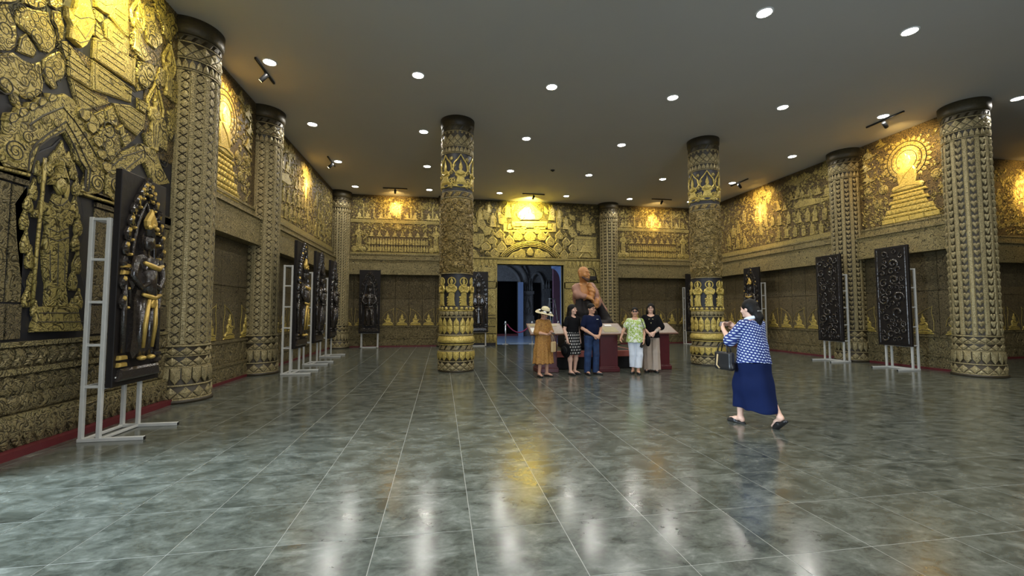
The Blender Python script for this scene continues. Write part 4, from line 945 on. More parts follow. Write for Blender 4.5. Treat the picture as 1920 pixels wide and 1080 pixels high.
# ------------------------------------------------------------------ rear hall seen through the doorway
YA = 25.0
FA = Frame((0, YA, 0), (1, 0, 0), (0, 0, 1), (0, -1, 0))
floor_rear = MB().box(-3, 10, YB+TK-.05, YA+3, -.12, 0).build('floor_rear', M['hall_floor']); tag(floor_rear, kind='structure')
ceiling_rear = MB().box(-3, 10, YB+TK, YA+3, 5.2, 5.4).build('ceiling_rear', M['hall_wall']); tag(ceiling_rear, kind='structure')
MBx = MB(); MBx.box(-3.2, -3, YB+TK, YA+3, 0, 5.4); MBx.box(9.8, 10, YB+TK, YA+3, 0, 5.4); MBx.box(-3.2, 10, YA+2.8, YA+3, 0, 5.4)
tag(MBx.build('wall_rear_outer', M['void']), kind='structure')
def ha(px, py): return on_back(px, py, YA)
wr_ = MB(); x0, x1 = ha(918, 560)[0], ha(972, 560)[0]; zt = ha(950, 527)[1]; x2, x3 = ha(999, 560)[0], ha(1016, 560)[0]; z2 = ha(1008, 530)[1]
for a, b, z in ((-3, x0, 0), (x0, x1, zt), (x1, x2, 0), (x2, x3, z2), (x3, 10, 0)): wr_.box(a, b, YA, YA+.4, z, 5.2)
wall_rear = wr_.build('wall_rear', M['hall_wall']); tag(wall_rear, kind='structure')
fbox(MB(), FA, -3, x2, 0, .12, 0, .05).build('baseboard_rear', M['maroon'], wall_rear)
mb = MB(); p = [ha(925+50*math.sin(PI*t/2), 533-38*math.cos(PI*t/2)) for t in [i/14 for i in range(-4, 15)]]
mb.tube([FA(u, v, .05) for u, v in p], .10, 8); mb.build('arch_moulding', M['hall_wall'], wall_rear)
mb = MB(); mb.tube([FA(u+.34, v+.24, .04) for u, v in p], .16, 8); mb.build('arch_moulding', M['hall_wall'], wall_rear)
for i, (u, v) in enumerate(p[::2]):
    mb = MB(); mb.relief(FA, flame(u+.42, v+.30, .22, .42), .12); mb.build('flame', M['hall_wall'], wall_rear)
pz = lambda y: ha(988, y)[1]
pl = empty('carved_pilaster', (ha(988, 560)[0], YA-.035, 0), 0, wall_rear)
FPi = Frame((0, 0, 0), (1, 0, 0), (0, 0, 1), (0, -1, 0)); wpi = (ha(999, 560)[0]-ha(978, 560)[0])/2
for nm, w_, a, b, d in (('base', wpi*1.25, 0, pz(600), .30), ('base_moulding', wpi*1.1, pz(600), pz(592), .26), ('shaft', wpi*.95, pz(592), pz(552), .20), ('capital', wpi*1.1, pz(552), pz(546), .26)):
    fbox(MB(), FPi, -w_, w_, a, b, -.02, d).build(nm, M['hall_wall'], pl)
mb = MB(); fr = Sub2(FPi, .20); mb.line(fr, [(-wpi*.7, pz(589)), (wpi*.7, pz(589)), (wpi*.7, pz(555)), (-wpi*.7, pz(555))], .03, 0, 5, True)
mb.relief(fr, flame(0, pz(578), wpi*.7, pz(560)-pz(578)), .07)
for s in (-1, 1): mb.relief(fr, leafp(s*wpi*.32, pz(576), wpi*.35, .3), .05); mb.relief(fr, leafp(s*wpi*.2, pz(583), wpi*.3, .25), .05)
mb.build('flower_relief', M['hall_wall'], pl)
for i in range(5):
    mb = MB(); mb.relief(Sub2(FPi, .08), flame(-wpi*.8+i*wpi*.4, pz(546), wpi*.36, .45+.3*(i % 2)), .10); mb.build('spike', M['hall_wall'], pl)
pl2 = empty('carved_pilaster', (ha(1024, 560)[0], YA-.035, 0), 0, wall_rear)
for nm, w_, a, b, d in (('base', .30, 0, 1.0, .22), ('shaft', .22, 1.0, pz(545), .14), ('capital', .27, pz(545), pz(541), .18)): fbox(MB(), FPi, -w_, w_, a, b, -.02, d).build(nm, M['hall_wall'], pl2)
for i in range(3): mb = MB(); mb.relief(Sub2(FPi, .05), flame(-.16+i*.16, pz(541), .14, .5), .08); mb.build('spike', M['hall_wall'], pl2)
mb = MB(); q = [ha(1007+13*math.sin(a), 552-40*math.cos(a)**.8 if math.cos(a) > 0 else 552) for a in [-1.5+3*i/18 for i in range(19)]]
mb.tube([FA(u, v, .05) for u, v in q], .09, 8); mb.build('arch_moulding', M['hall_wall'], wall_rear)
# purple cross wall and blue-lit side wall with a curved head
tag(MB().box(6.02, 9.9, 22.6, 22.8, 0, 5.2).build('wall_rear_cross', M['hall_pink']), kind='structure')
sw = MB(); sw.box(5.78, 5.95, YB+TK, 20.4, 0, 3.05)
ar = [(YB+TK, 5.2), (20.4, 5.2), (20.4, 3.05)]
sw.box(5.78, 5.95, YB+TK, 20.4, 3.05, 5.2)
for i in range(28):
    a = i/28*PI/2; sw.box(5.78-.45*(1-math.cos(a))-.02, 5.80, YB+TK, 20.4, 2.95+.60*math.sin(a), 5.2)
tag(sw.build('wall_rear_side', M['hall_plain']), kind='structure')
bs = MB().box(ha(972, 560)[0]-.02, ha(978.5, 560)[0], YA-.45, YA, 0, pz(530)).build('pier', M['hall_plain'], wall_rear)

# step ladder
ld = empty('step_ladder', (5.72, 21.7, 0), .3); tag(ld, 'white metal step ladder standing in the rear hall', 'ladder')
for s in (-1, 1):
    MB().tube([(s*.26, -.30, 0), (s*.15, 0, 2.1)], .022, 6).build('rail', M['white_metal'], ld)
    MB().tube([(s*.24, .55, 0), (s*.15, .04, 2.05)], .018, 6).build('rear_leg', M['white_metal'], ld)
for k in range(6):
    z = .32+k*.32; y = -.30+.30*z/2.1; w_ = .26-.11*z/2.1
    MB().bbox(-w_, w_, y-.05, y+.05, z-.012, z+.012, .004).build('step', M['white_metal'], ld)
MB().bbox(-.17, .17, -.08, .12, 2.08, 2.12, .006).build('top_cap', M['white_metal'], ld)

# rope barrier in the doorway
M['rope'] = plain('magenta_velvet_rope', (.22, .015, .08), .7, 0, .25, 60, .4)
SX = [on_back(px, 630, 18.55)[0] for px in (948, 998, 1047)]
for i, (x, lb) in enumerate(zip(SX, ('steel barrier post at the dark left side of the doorway', 'steel barrier post at the far end of the magenta rope', 'steel barrier post beside the blue-lit jamb of the doorway'))):
    s_ = empty('barrier_post', (x, 18.55, 0)); tag(s_, lb, 'barrier post', 'posts of the rope barrier')
    MB().lathe([(.16, 0), (.16, .018), (.05, .035), (.03, .05)], 24).build('base', M['steel'], s_)
    MB().lathe([(.028, .04), (.028, .90)], 14).build('pole', M['steel'], s_)
    MB().lathe([(.03, .90), (.042, .91), (.042, .95), (.03, .965), (.038, .985), (.02, 1.01), (.001, 1.015)], 16).build('finial', M['steel'], s_)
    MB().tube([(-.072, 0, .885), (.072, 0, .885)], .008, 6).build('hook', M['steel'], s_)
mb = MB(); a, b = SX[0], SX[1]
mb.tube([(a+.075+(b-a-.15)*t, 18.55, .88-.36*math.sin(PI*t)**.8 if 0 < t < 1 else .88) for t in [i/24 for i in range(25)]], .026, 8)
tag(mb.build('barrier_rope', M['rope']), 'magenta velvet rope sagging between two barrier posts in the doorway', 'rope')

# loudspeaker and its cable on the wall right of the doorway
sp = empty('wall_speaker', (on_back(1108, 522, 17.9)[0], 17.86, on_back(1108, 526, 17.9)[1])); tag(sp, 'small black box with a looped black cable on the gilded wall behind the statue', 'speaker')
MB().bbox(-.20, .20, -.10, .14, 0, .19, .015).build('housing', M['black_plastic'], sp)
MB().bbox(-.17, .17, -.106, -.10, .02, .17, .004).build('grille', M['black_metal'], sp)
MB().tube([(-.05+.30*math.sin(a)+.0, .10, .42-.05+.34*math.cos(a)*.8-.1) for a in [-.9+2.5*i/16 for i in range(17)]]+[(.33, .10, -.1)], .018, 6).build('cable', M['black_plastic'], sp)
# socket on the right wall near the loose-heart column
sk = empty('wall_socket', (XR-.07, on_right(1825, 671, XR-.05)[0], .27)); tag(sk, 'white wall socket low on the dado beside the loose-heart column', 'socket')
MB().bbox(-.012, .012, -.06, .06, -.06, .06, .004).build('plate', M['white'], sk); MB().bbox(-.016, -.010, -.02, .02, -.025, .025, .002).build('outlet', M['black_plastic'], sk)

# ------------------------------------------------------------------ carved panels on steel stands
FPn = Frame((0, 0, 0), (1, 0, 0), (0, 0, 1), (0, -1, 0))
def steel(mb, a, b, r=.019): return mb.tube([a, b], r, 4)
def make_stand(run=.62):
    s_ = empty('panel_stand'); hw, dp, Ht = .31, .17, 2.50; m = M['white_metal']
    for x in (-hw, hw):
        for y, h in ((0, Ht), (-dp, Ht)): MB().bbox(x-.02, x+.02, y-.02, y+.02, 0, h, .003).build('post', m, s_)
        for z in (.60, 1.06, 1.54, 2.02, 2.48): MB().bbox(x-.015, x+.015, -dp, 0, z-.015, z+.015, .003).build('rung', m, s_)
        MB().bbox(x-.021, x+.021, -run, .03, 0, .04, .004).build('foot', m, s_)
        MB().bbox(x-.018, x+.018, -run-.008, -run, .004, .036, .002).build('end_cap', M['black_plastic'], s_)
    for y in (0, -dp): MB().bbox(-hw, hw, y-.018, y+.018, .005, .035, .003).build('crossbar', m, s_)
    for y, z in ((-dp, .58), (0, .60), (0, 2.48), (-dp, 2.48)): MB().bbox(-hw, hw, y-.015, y+.015, z-.015, z+.015, .003).build('crossbar', m, s_)
    return s_
def carved_panel(kind, gold, seed):
    """black carved board; local origin at its lower back middle, front towards -y"""
    rnd = random.Random(seed); P_ = empty('wood_carving'); W, H_, D_ = .40, 2.50, .07
    MB().bbox(-W, W, -D_, 0, 0, H_, .006).build('board', M['lacquer'], P_); F = Sub2(FPn, D_); L_, Gm = M['gloss'], M['worn_gold']
    if kind == 'scroll':
        bd = MB(); bd.line(F, [(-.34, .06), (.34, .06), (.34, 2.44), (-.34, 2.44)], .012, .0, 4, True); bd.build('border', L_, P_)
        pl_ = []
        for _ in range(900):
            if len(pl_) > 46: break
            q = rnd.choice((.14, .11, .09, .07)); u, v = rnd.uniform(-.33+q, .33-q), rnd.uniform(.06+q, 2.44-q)
            if any(math.hypot(u-a, v-b) < (q+c_)*.80 for a, b, c_ in pl_): continue
            pl_.append((u, v, q)); mb = MB(); n = 18; mb.line(F, spiral(u, v, q, rnd.uniform(1.0, 1.7), rnd.uniform(0, 6.28), n, rnd.choice((-1, 1))), [q*.05+q*.20*math.sin(PI*(k+1)/(n+2)) for k in range(n+1)], .012, 6)
            a = rnd.uniform(0, 6.28); mb.relief(F, [(u+q*(math.cos(a)*(.9+x)-math.sin(a)*y), v+q*(math.sin(a)*(.9+x)+math.cos(a)*y)) for x, y in ((0, 0), (.25, -.18), (.6, 0), (.25, .18))], .03, dome=.01)
            mb.build('carved_scroll', L_, P_)
        return P_
    # figure of a standing deity under a flaming pointed arch
    arch = [(-.33, .95), (-.34, 1.4), (-.30, 1.75), (-.22, 2.05), (-.10, 2.28), (0, 2.42), (.10, 2.28), (.22, 2.05), (.30, 1.75), (.34, 1.4), (.33, .95)]
    inner = [(u*.62, .9+(v-.9)*.86) for u, v in arch]
    mb = MB(); mb.line(F, inner, .022, .012, 6); mb.build('arch_rib', L_, P_)
    k = 0
    for i in range(len(arch)-1):
        for t in (.0, .5):
            u = arch[i][0]*(1-t)+arch[i+1][0]*t; v = arch[i][1]*(1-t)+arch[i+1][1]*t; q = .055; k += 1
            mb = MB(); mb.line(F, spiral(u*.95, v-.02, q, 1.3, rnd.uniform(0, 6), 10, 1 if u < 0 else -1), .014, .02, 5)
            mb.relief(F, flame(u*1.02, v-.02, .06, .12), .05)
            mb.build('flame_curl', L_, P_)
            mb = MB(); mb.relief(F, ring(u*.80, v-.05, .020, 6), .05, dome=.012); mb.relief(F, flame(u*1.02, v+.03, .032, .06), .06, dome=.01); mb.build('bead_carving', Gm if gold > 1 and k % 4 != 3 or gold == 1 and k % 4 == 0 else L_, P_)
    b = MB(); f = Sub(F, 0, .30, 1.62); b.relief(f, DEITY, .07)
    for s in (-1, 1): b.tube([F(s*.20, 1.50, .06), F(s*.27, 1.28, .08), F(s*.16, 1.14, .10), F(0, 1.22, .11)], [.045, .042, .036, .03], 8)
    b.ell(F(0, 1.70, .06), (.085, .06, .11), 12, 8); b.tube([F(0, 1.78, .06), F(0, 1.98, .06), F(0, 2.12, .05)], [.07, .04, .008], 8)
    b.tube([F(0, 1.5, .07), F(0, 1.2, .075), F(0, 1.05, .07)], [.10, .085, .10], 10)
    for s in (-1, 1): b.tube([F(s*.07, 1.02, .06), F(s*.085, .6, .06), F(s*.08, .32, .05)], [.075, .055, .04], 8)
    b.build('deity_figure', L_, P_)
    for nm, fn in (('crown', lambda m: (m.relief(Sub2(F, .05), flame(0, 1.86, .18, .26), .06), [m.ell(F(x, 1.86+.05*(1-abs(x)*8), .11), (.03, .02, .03), 8, 5) for x in (-.07, 0, .07)])),
                   ('sash', lambda m: m.tube([F(-.17, 1.44, .13), F(-.05, 1.40, .15), F(.05, 1.38, .15), F(.17, 1.43, .13)], [.02, .035, .035, .02], 6)),
                   ('belt', lambda m: (m.tube([F(-.16, 1.06, .12), F(0, 1.02, .15), F(.16, 1.06, .12)], [.02, .032, .02], 6), m.relief(Sub2(F, .13), flame(0, .90, .10, .14), .03))),
                   ('skirt_strap', lambda m: [m.tube([F(s*.06, 1.0, .13), F(s*.09, .7, .12), F(s*.08, .42, .10)], [.024, .028, .02], 6) for s in (-1, 1)]),
                   ('feet', lambda m: [m.ell(F(s*.08, .30, .09), (.05, .05, .03), 8, 5) for s in (-1, 1)])):
        mb = MB(); fn(mb); mb.build(nm, Gm if gold else L_, P_)
    for s in (-1, 1):
        for v in (1.28, 1.36, .30, .22):
            mb = MB(); mb.relief(F, [(s*.30-.06, v), (s*.30+.06, v), (s*.30+.05, v+.05), (s*.30-.05, v+.05)], .05); mb.build('capital_carving', Gm if gold > 1 and (v > 1 or s < 0) else L_, P_)
        mb = MB(); mb.tube([F(s*.30, .38, .02), F(s*.30, 1.26, .02)], .03, 8); mb.build('colonnette', L_, P_)
    mb = MB(); mb.relief(F, [(-.36, .06), (.36, .06), (.33, .20), (-.33, .20)], .05); mb.build('pedestal', L_, P_)
    return P_
STANDS = [((-3.90, 5.80), 90, .62, 'figure', 2, .10, 'beside the guardian mural', 'with richly gilded deity under a flaming arch'),
 ((-3.55, 10.78), 90, .62, 'figure', 1, .08, 'in front of the second lozenge column', 'with a few gilded touches on its deity'),
 ((-3.62, 12.55), 90, .62, 'figure', 0, .08, 'between two other panel stands along the long wall', 'of a plain deity, middle of the row along the long wall'),
 ((-3.74, 14.60), 90, .62, 'figure', 0, .08, 'last of the row towards the corner rope column', 'of a plain deity, last of its row before the corner column'),
 ((-2.80, 17.82), 0, .30, 'figure', 0, 0, 'against the back wall next to the corner rope column', 'of a deity before the kneeling figures left of the doorway'),
 ((1.50, 17.82), 0, .30, 'figure', 0, 0, 'beside the doorway, on the gilded side', 'with a black deity, right beside the dark doorway'),
 ((10.85, 17.40), 0, .30, 'figure', 0, .08, 'in the corner behind the free-standing column', 'of a dull deity in the corner behind the free-standing column'),
 ((11.72, 14.25), -90, .55, 'figure', 1, -.06, 'behind the photographer, along the monks wall', 'with a deity showing a few glints, behind the photographer'),
 ((11.42, 10.78), -90, .62, 'scroll', 0, -.02, 'in front of the heart-chain column', 'carved with black scrolls, in front of the heart-chain column'),
 ((11.50, 9.06), -90, .62, 'scroll', 0, -.02, 'under the wheel-halo mural by the loose-heart column', 'carved with large black scrolls, under the wheel-halo mural')]
for i, ((x, y), a, run, kind, gold, off, l1, l2) in enumerate(STANDS):
    s_ = make_stand(run); s_.location = (x, y, 0); s_.rotation_euler = (0, 0, math.radians(a)); tag(s_, 'white steel ladder stand '+l1, 'stand', 'white steel panel stands')
    p = carved_panel(kind, gold, 50+i); R_ = Matrix.Rotation(math.radians(a), 4, 'Z'); lo = R_ @ Vector((off, -.195, .58))
    p.location = (x+lo.x, y+lo.y, lo.z); p.rotation_euler = (0, 0, math.radians(a)); tag(p, 'tall black wood carving '+l2, 'carving', 'black wood carvings on stands')
tg = MB().bbox(-.36, -.30, -.078, -.070, .10, .115, .001).build('paper_tag', M['white'], [o for o in bpy.data.objects if o.name == 'wood_carving'][0])

# ------------------------------------------------------------------ lecterns and the plinth in front of the statue
t = NT('printed_sheet'); v = t.obj(); ln = t.ramp(t.math('FRACT', t.math('MULTIPLY', t.n('ShaderNodeSeparateXYZ', {'Vector': v}).outputs['Y'], 28.0)), [(.45, 0), (.55, 1)])
nz = t.noise(v, 40, 2); M['sheet'] = t.set(t.mix(t.math('MULTIPLY', ln, t.ramp(nz, [(.45, 0), (.55, .6)])), (.30, .245, .20), (.13, .105, .085)), .4)
M['sheet_frame'] = plain('brown_frame', (.16, .075, .05), .4)
M['photo_print'] = plain('black_and_white_print', (.30, .30, .30), .3, 0, .9, 9)
M['paper'] = plain('white_paper', (.70, .70, .68), .5, 0, .04)
M['olive_print'] = plain('olive_print', (.30, .26, .13), .35, 0, .3, 14)
def lectern(x, y, rz, label, items):
    r = empty('lectern', (x, y, 0), rz); tag(r, label, 'lectern', 'maroon lecterns before the statue')
    MB().bbox(-.26, .26, -.25, .25, 0, .10, .01).build('base', M['podium'], r)
    MB().bbox(-.225, .225, -.21, .21, .10, .925, .008).build('body', M['podium'], r)
    MB().bbox(-.24, .24, -.225, .225, .10, .125, .006).build('moulding', M['podium'], r)
    T = Matrix.Translation((0, -.30, .90)) @ Matrix.Rotation(math.radians(24), 4, 'X')
    top = MB().bbox(-.43, .43, 0, .60, -.03, .0, .006, T).build('board', M['sheet_frame'], r)
    sh = MB().bbox(-.40, .40, .03, .57, .0, .004, .001).build('sheet', M['sheet'], r); sh.matrix_local = T
    for nm, a, b, c, d, m_ in items: o = MB().bbox(a, b, c, d, .004, .010, .001).build(nm, M[m_], r); o.matrix_local = T
lectern(2.49, 10.10, 0, 'maroon lectern with a pictured board behind the woman in the straw hat', [('photo', -.38, -.14, .10, .32, 'paper'), ('photo_print', -.30, -.16, .06, .22, 'photo_print'), ('heading', -.36, .30, .42, .54, 'olive_print')])
lectern(3.95, 9.95, 0, 'maroon lectern with a pale board between the man and the woman in white trousers', [('card', .02, .20, .42, .50, 'paper'), ('print', -.10, .26, .10, .36, 'olive_print')])
lectern(5.40, 10.15, 0, 'maroon lectern beside the woman in wide beige trousers', [('leaflet', -.32, -.12, .10, .40, 'paper')])
pn = empty('statue_plinth', (3.86, 11.30, 0)); tag(pn, 'low black plinth with a salmon-red band under the seated statue', 'plinth')
M['salmon'] = plain('salmon_red_band', (.42, .12, .09), .4, 0, .1, 8)
MB().bbox(-1.05, 1.05, -.95, .95, 0, .30, .01).build('base', M['black_plastic'], pn)
bd = MB(); bd.bbox(-1.10, 1.10, -1.0, -.94, .30, .45, .006); bd.bbox(-1.10, 1.10, .94, 1.0, .30, .45, .006); bd.bbox(-1.10, -1.04, -.94, .94, .30, .45, .006); bd.bbox(1.04, 1.10, -.94, .94, .30, .45, .006); bd.build('band', M['salmon'], pn)
MB().bbox(-1.04, 1.04, -.94, .94, .30, .448, .006).build('top', M['lacquer'], pn)
sg = empty('plinth_card', (4.30, 10.283, .32)); tag(sg, 'small pale card with a dark mark on the edge of the salmon plinth', 'card')
MB().bbox(-.10, .10, .0, .012, 0, .11, .002).build('card', M['white'], sg); MB().tube([(.0, -.002, .03), (.03, -.002, .085)], [.008, .02], 8).build('dark_mark', M['black_plastic'], sg)
# ------------------------------------------------------------------ bodies and clothes: blended distance fields turned into one skin each
class Field:
    """smooth union of tapered capsules, ellipsoids and boxes, meshed with surface nets"""
    def __init__(s, k=.02): s.p = []; s.k = k
    def cap(s, a, b, ra, rb=None, k=None, sc=None, op='add'):
        s.p.append(('cap', np.array(a, float), np.array(b, float), ra, ra if rb is None else rb, s.k if k is None else k, sc, op)); return s
    def chain(s, pts, rs, k=None, sc=None, op='add'):
        for i in range(len(pts)-1): s.cap(pts[i], pts[i+1], rs[i], rs[i+1], k, sc, op)
        return s
    def ell(s, c, r, k=None, rot=None, op='add'):
        s.p.append(('ell', np.array(c, float), np.array(r, float), np.array(Euler(rot).to_matrix()) if rot else None, 0, s.k if k is None else k, None, op)); return s
    def box(s, c, r, rd=.01, k=None, rot=None, op='add'):
        s.p.append(('box', np.array(c, float), np.array(r, float), np.array(Euler(rot).to_matrix()) if rot else None, rd, s.k if k is None else k, None, op)); return s
    def cut(s, c, n):                                   # drop everything on the side n points to
        s.p.append(('cut', np.array(c, float), np.array(n, float)/np.linalg.norm(n), 0, 0, 0, None, 'cut')); return s
    def bounds(s):
        lo, hi = np.full(3, 1e9), np.full(3, -1e9)
        for q in s.p:
            if q[7] != 'add': continue
            if q[0] == 'cap':
                m = max(q[3], q[4])*(max(q[6]) if q[6] is not None else 1)
                for e in (q[1], q[2]): lo = np.minimum(lo, e-m); hi = np.maximum(hi, e+m)
            else:
                m = np.linalg.norm(q[2]) if q[3] is not None else q[2]+q[4]
                lo = np.minimum(lo, q[1]-m); hi = np.maximum(hi, q[1]+m)
        return lo, hi
    def mesh(s, h=.008, wob=None):
        lo, hi = s.bounds(); lo -= 3*h; hi += 3*h
        n = np.ceil((hi-lo)/h).astype(int)+1
        D = np.full(n, 1.0, np.float32)
        ax = [lo[i]+h*np.arange(n[i]) for i in range(3)]
        def region(l, u): return tuple(slice(max(0, int((l[i]-lo[i])/h)), min(n[i], int((u[i]-lo[i])/h)+2)) for i in range(3))
        for q in s.p:
            typ, k = q[0], q[5]; pad = k+2.5*h
            if typ == 'cut':
                G = (ax[0][:, None, None]-q[1][0])*q[2][0]+(ax[1][None, :, None]-q[1][1])*q[2][1]+(ax[2][None, None, :]-q[1][2])*q[2][2]
                D = np.maximum(D, G.astype(np.float32)); continue
            if typ == 'cap':
                m = max(q[3], q[4])*(max(q[6]) if q[6] is not None else 1)+pad; R = region(np.minimum(q[1], q[2])-m, np.maximum(q[1], q[2])+m)
            else:
                m = (np.linalg.norm(q[2]) if q[3] is not None else q[2])+q[4]+pad; R = region(q[1]-m, q[1]+m)
            X, Y, Z = ax[0][R[0]][:, None, None], ax[1][R[1]][None, :, None], ax[2][R[2]][None, None, :]
            if typ == 'cap':
                a, b = q[1], q[2]; sc = q[6] if q[6] is not None else (1, 1, 1); mn = min(sc)
                ab = [(b[i]-a[i])/sc[i] for i in range(3)]; P = [(X-a[0])/sc[0], (Y-a[1])/sc[1], (Z-a[2])/sc[2]]
                L2 = sum(v*v for v in ab)+1e-12; t = np.clip((P[0]*ab[0]+P[1]*ab[1]+P[2]*ab[2])/L2, 0, 1)
                d = (np.sqrt((P[0]-t*ab[0])**2+(P[1]-t*ab[1])**2+(P[2]-t*ab[2])**2)-(q[3]+(q[4]-q[3])*t))*mn
            else:
                P = np.broadcast_arrays(X-q[1][0], Y-q[1][1], Z-q[1][2])
                if q[3] is not None:
                    m3 = q[3]; P = [P[0]*m3[0, i]+P[1]*m3[1, i]+P[2]*m3[2, i] for i in range(3)]
                if typ == 'ell':
                    k0 = np.sqrt(sum((P[i]/q[2][i])**2 for i in range(3))); k1 = np.sqrt(sum((P[i]/q[2][i]**2)**2 for i in range(3)))+1e-9; d = k0*(k0-1)/k1
                else:
                    e = [np.abs(P[i])-q[2][i]+q[4] for i in range(3)]
                    d = np.sqrt(sum(np.maximum(v, 0)**2 for v in e))+np.minimum(np.maximum(e[0], np.maximum(e[1], e[2])), 0)-q[4]
            d = d.astype(np.float32); C = D[R]
            if q[7] == 'add':
                hh = np.clip(.5+.5*(C-d)/max(k, 1e-6), 0, 1); D[R] = C*(1-hh)+d*hh-k*hh*(1-hh)
            else:
                D[R] = np.maximum(C, -d)
        if wob:
            X, Y, Z = np.meshgrid(*ax, indexing='ij', sparse=True); D = D+wob(X, Y, Z).astype(np.float32)
        return surface_nets(D, lo, h)
def surface_nets(D, lo, h):
    S_ = D < 0; n = D.shape; cells = tuple(k-1 for k in n)
    cnt = np.zeros(cells, np.int8); 
    for i in (0, 1):
        for j in (0, 1):
            for k in (0, 1): cnt += S_[i:n[0]-1+i, j:n[1]-1+j, k:n[2]-1+k]
    act = (cnt > 0) & (cnt < 8); ids = np.full(cells, -1, np.int64); I = np.argwhere(act); ids[act] = np.arange(len(I))
    acc = np.zeros((len(I), 3)); wt = np.zeros(len(I)); cn = [(i, j, k) for i in (0, 1) for j in (0, 1) for k in (0, 1)]
    val = {c: D[I[:, 0]+c[0], I[:, 1]+c[1], I[:, 2]+c[2]] for c in cn}
    for a in cn:
        for x in range(3):
            if a[x] == 0:
                b = tuple(1 if i == x else a[i] for i in range(3)); va, vb = val[a], val[b]; m = (va < 0) != (vb < 0)
                t = np.where(m, va/(va-vb+1e-12), 0); p = np.array(a, float)[None, :].repeat(len(I), 0); p[:, x] += t
                acc[m] += p[m]; wt[m] += 1
    V = lo+h*(I+acc/np.maximum(wt, 1)[:, None]); F = []
    for x in range(3):
        y, z = (x+1) % 3, (x+2) % 3; sl0 = [slice(None)]*3; sl1 = [slice(None)]*3; sl0[x] = slice(0, n[x]-1); sl1[x] = slice(1, n[x])
        A, B = S_[tuple(sl0)], S_[tuple(sl1)]; E = np.argwhere(A != B)
        E = E[(E[:, y] > 0) & (E[:, z] > 0) & (E[:, y] < n[y]-1) & (E[:, z] < n[z]-1)]
        if len(E) == 0: continue
        q = []
        for dy, dz in ((1, 1), (0, 1), (0, 0), (1, 0)):
            c = E.copy(); c[:, y] -= dy; c[:, z] -= dz; q.append(ids[c[:, 0], c[:, 1], c[:, 2]])
        q = np.stack(q, 1); fl = ~A[E[:, 0], E[:, 1], E[:, 2]]; q[fl] = q[fl][:, ::-1]; F.append(q)
    F = np.concatenate(F); F = F[(F >= 0).all(1)]
    return V, F
def np_mesh(name, V, F):
    me = bpy.data.meshes.new(name); me.vertices.add(len(V)); me.vertices.foreach_set('co', V.astype(np.float32).ravel())
    me.loops.add(len(F)*4); me.loops.foreach_set('vertex_index', F.astype(np.int32).ravel())
    me.polygons.add(len(F)); me.polygons.foreach_set('loop_start', np.arange(0, len(F)*4, 4, dtype=np.int32)); me.polygons.foreach_set('loop_total', np.full(len(F), 4, np.int32))
    me.polygons.foreach_set('use_smooth', np.ones(len(F), bool)); me.update(); me.validate(); return me
def skin(name, field, mat, parent, h=.008, wob=None):
    V, F = field.mesh(h, wob); return link(name, np_mesh(name, V, F), mat, parent)

M['skin'] = plain('skin', (.56, .31, .20), .5, 0, .06, 30)
M['skin_pale'] = plain('pale_skin', (.66, .41, .30), .5, 0, .05, 30)
M['hair'] = plain('black_hair', (.006, .005, .004), .6, 0, .5, 60, .3, .2)
M['lips'] = plain('lips', (.32, .08, .07), .45); M['eye'] = plain('dark_eye', (.015, .01, .01), .25)
M['shoe'] = plain('black_shoe', (.012, .011, .011), .4)
M['glass_frame'] = plain('dark_glasses', (.015, .012, .012), .2)

def hand(F, w, d, nrm, side, curl=.5, r=.0085, L=.165):
    """palm and five fingers: w wrist, d direction of the fingers, nrm the way the palm faces, side +-1 puts the thumb"""
    w, d, nrm = Vector(w), Vector(d).normalized(), Vector(nrm); nrm = (nrm-d*nrm.dot(d)).normalized(); s = d.cross(nrm)*side
    P = lambda a, b, c: w+d*a+s*b+nrm*c
    F.cap(w, P(.04, 0, 0), .024, .026, .012); 
    for b in (-.027, -.009, .009, .027): F.cap(P(.025, b*.7, 0), P(.082, b, 0), .0125, .011, .008)
    for b, ln in ((.030, .070), (.011, .080), (-.010, .074), (-.029, .058)):
        c1, c2 = curl*.9, curl*1.9; p0 = P(.082, b, 0); p1 = p0+(d*math.cos(c1)+nrm*math.sin(c1))*ln*.5
        p2 = p1+(d*math.cos(c2)+nrm*math.sin(c2))*ln*.5; F.chain([p0, p1, p2], [r*1.1, r, r*.85], .003)
    t0 = P(.022, .024, .004); t1 = t0+(d*.55+s*.7+nrm*.35).normalized()*.036; t2 = t1+(d*.85+s*.1+nrm*.4).normalized()*.034
    F.chain([t0, t1, t2], [.0135, .0115, .009], .006)
def person(loc, rz, label, H=1.58, cat='person'):
    r = empty('person', (loc[0], loc[1], 0), rz); tag(r, label, cat, None); r.scale = (H/1.58,)*3; return r
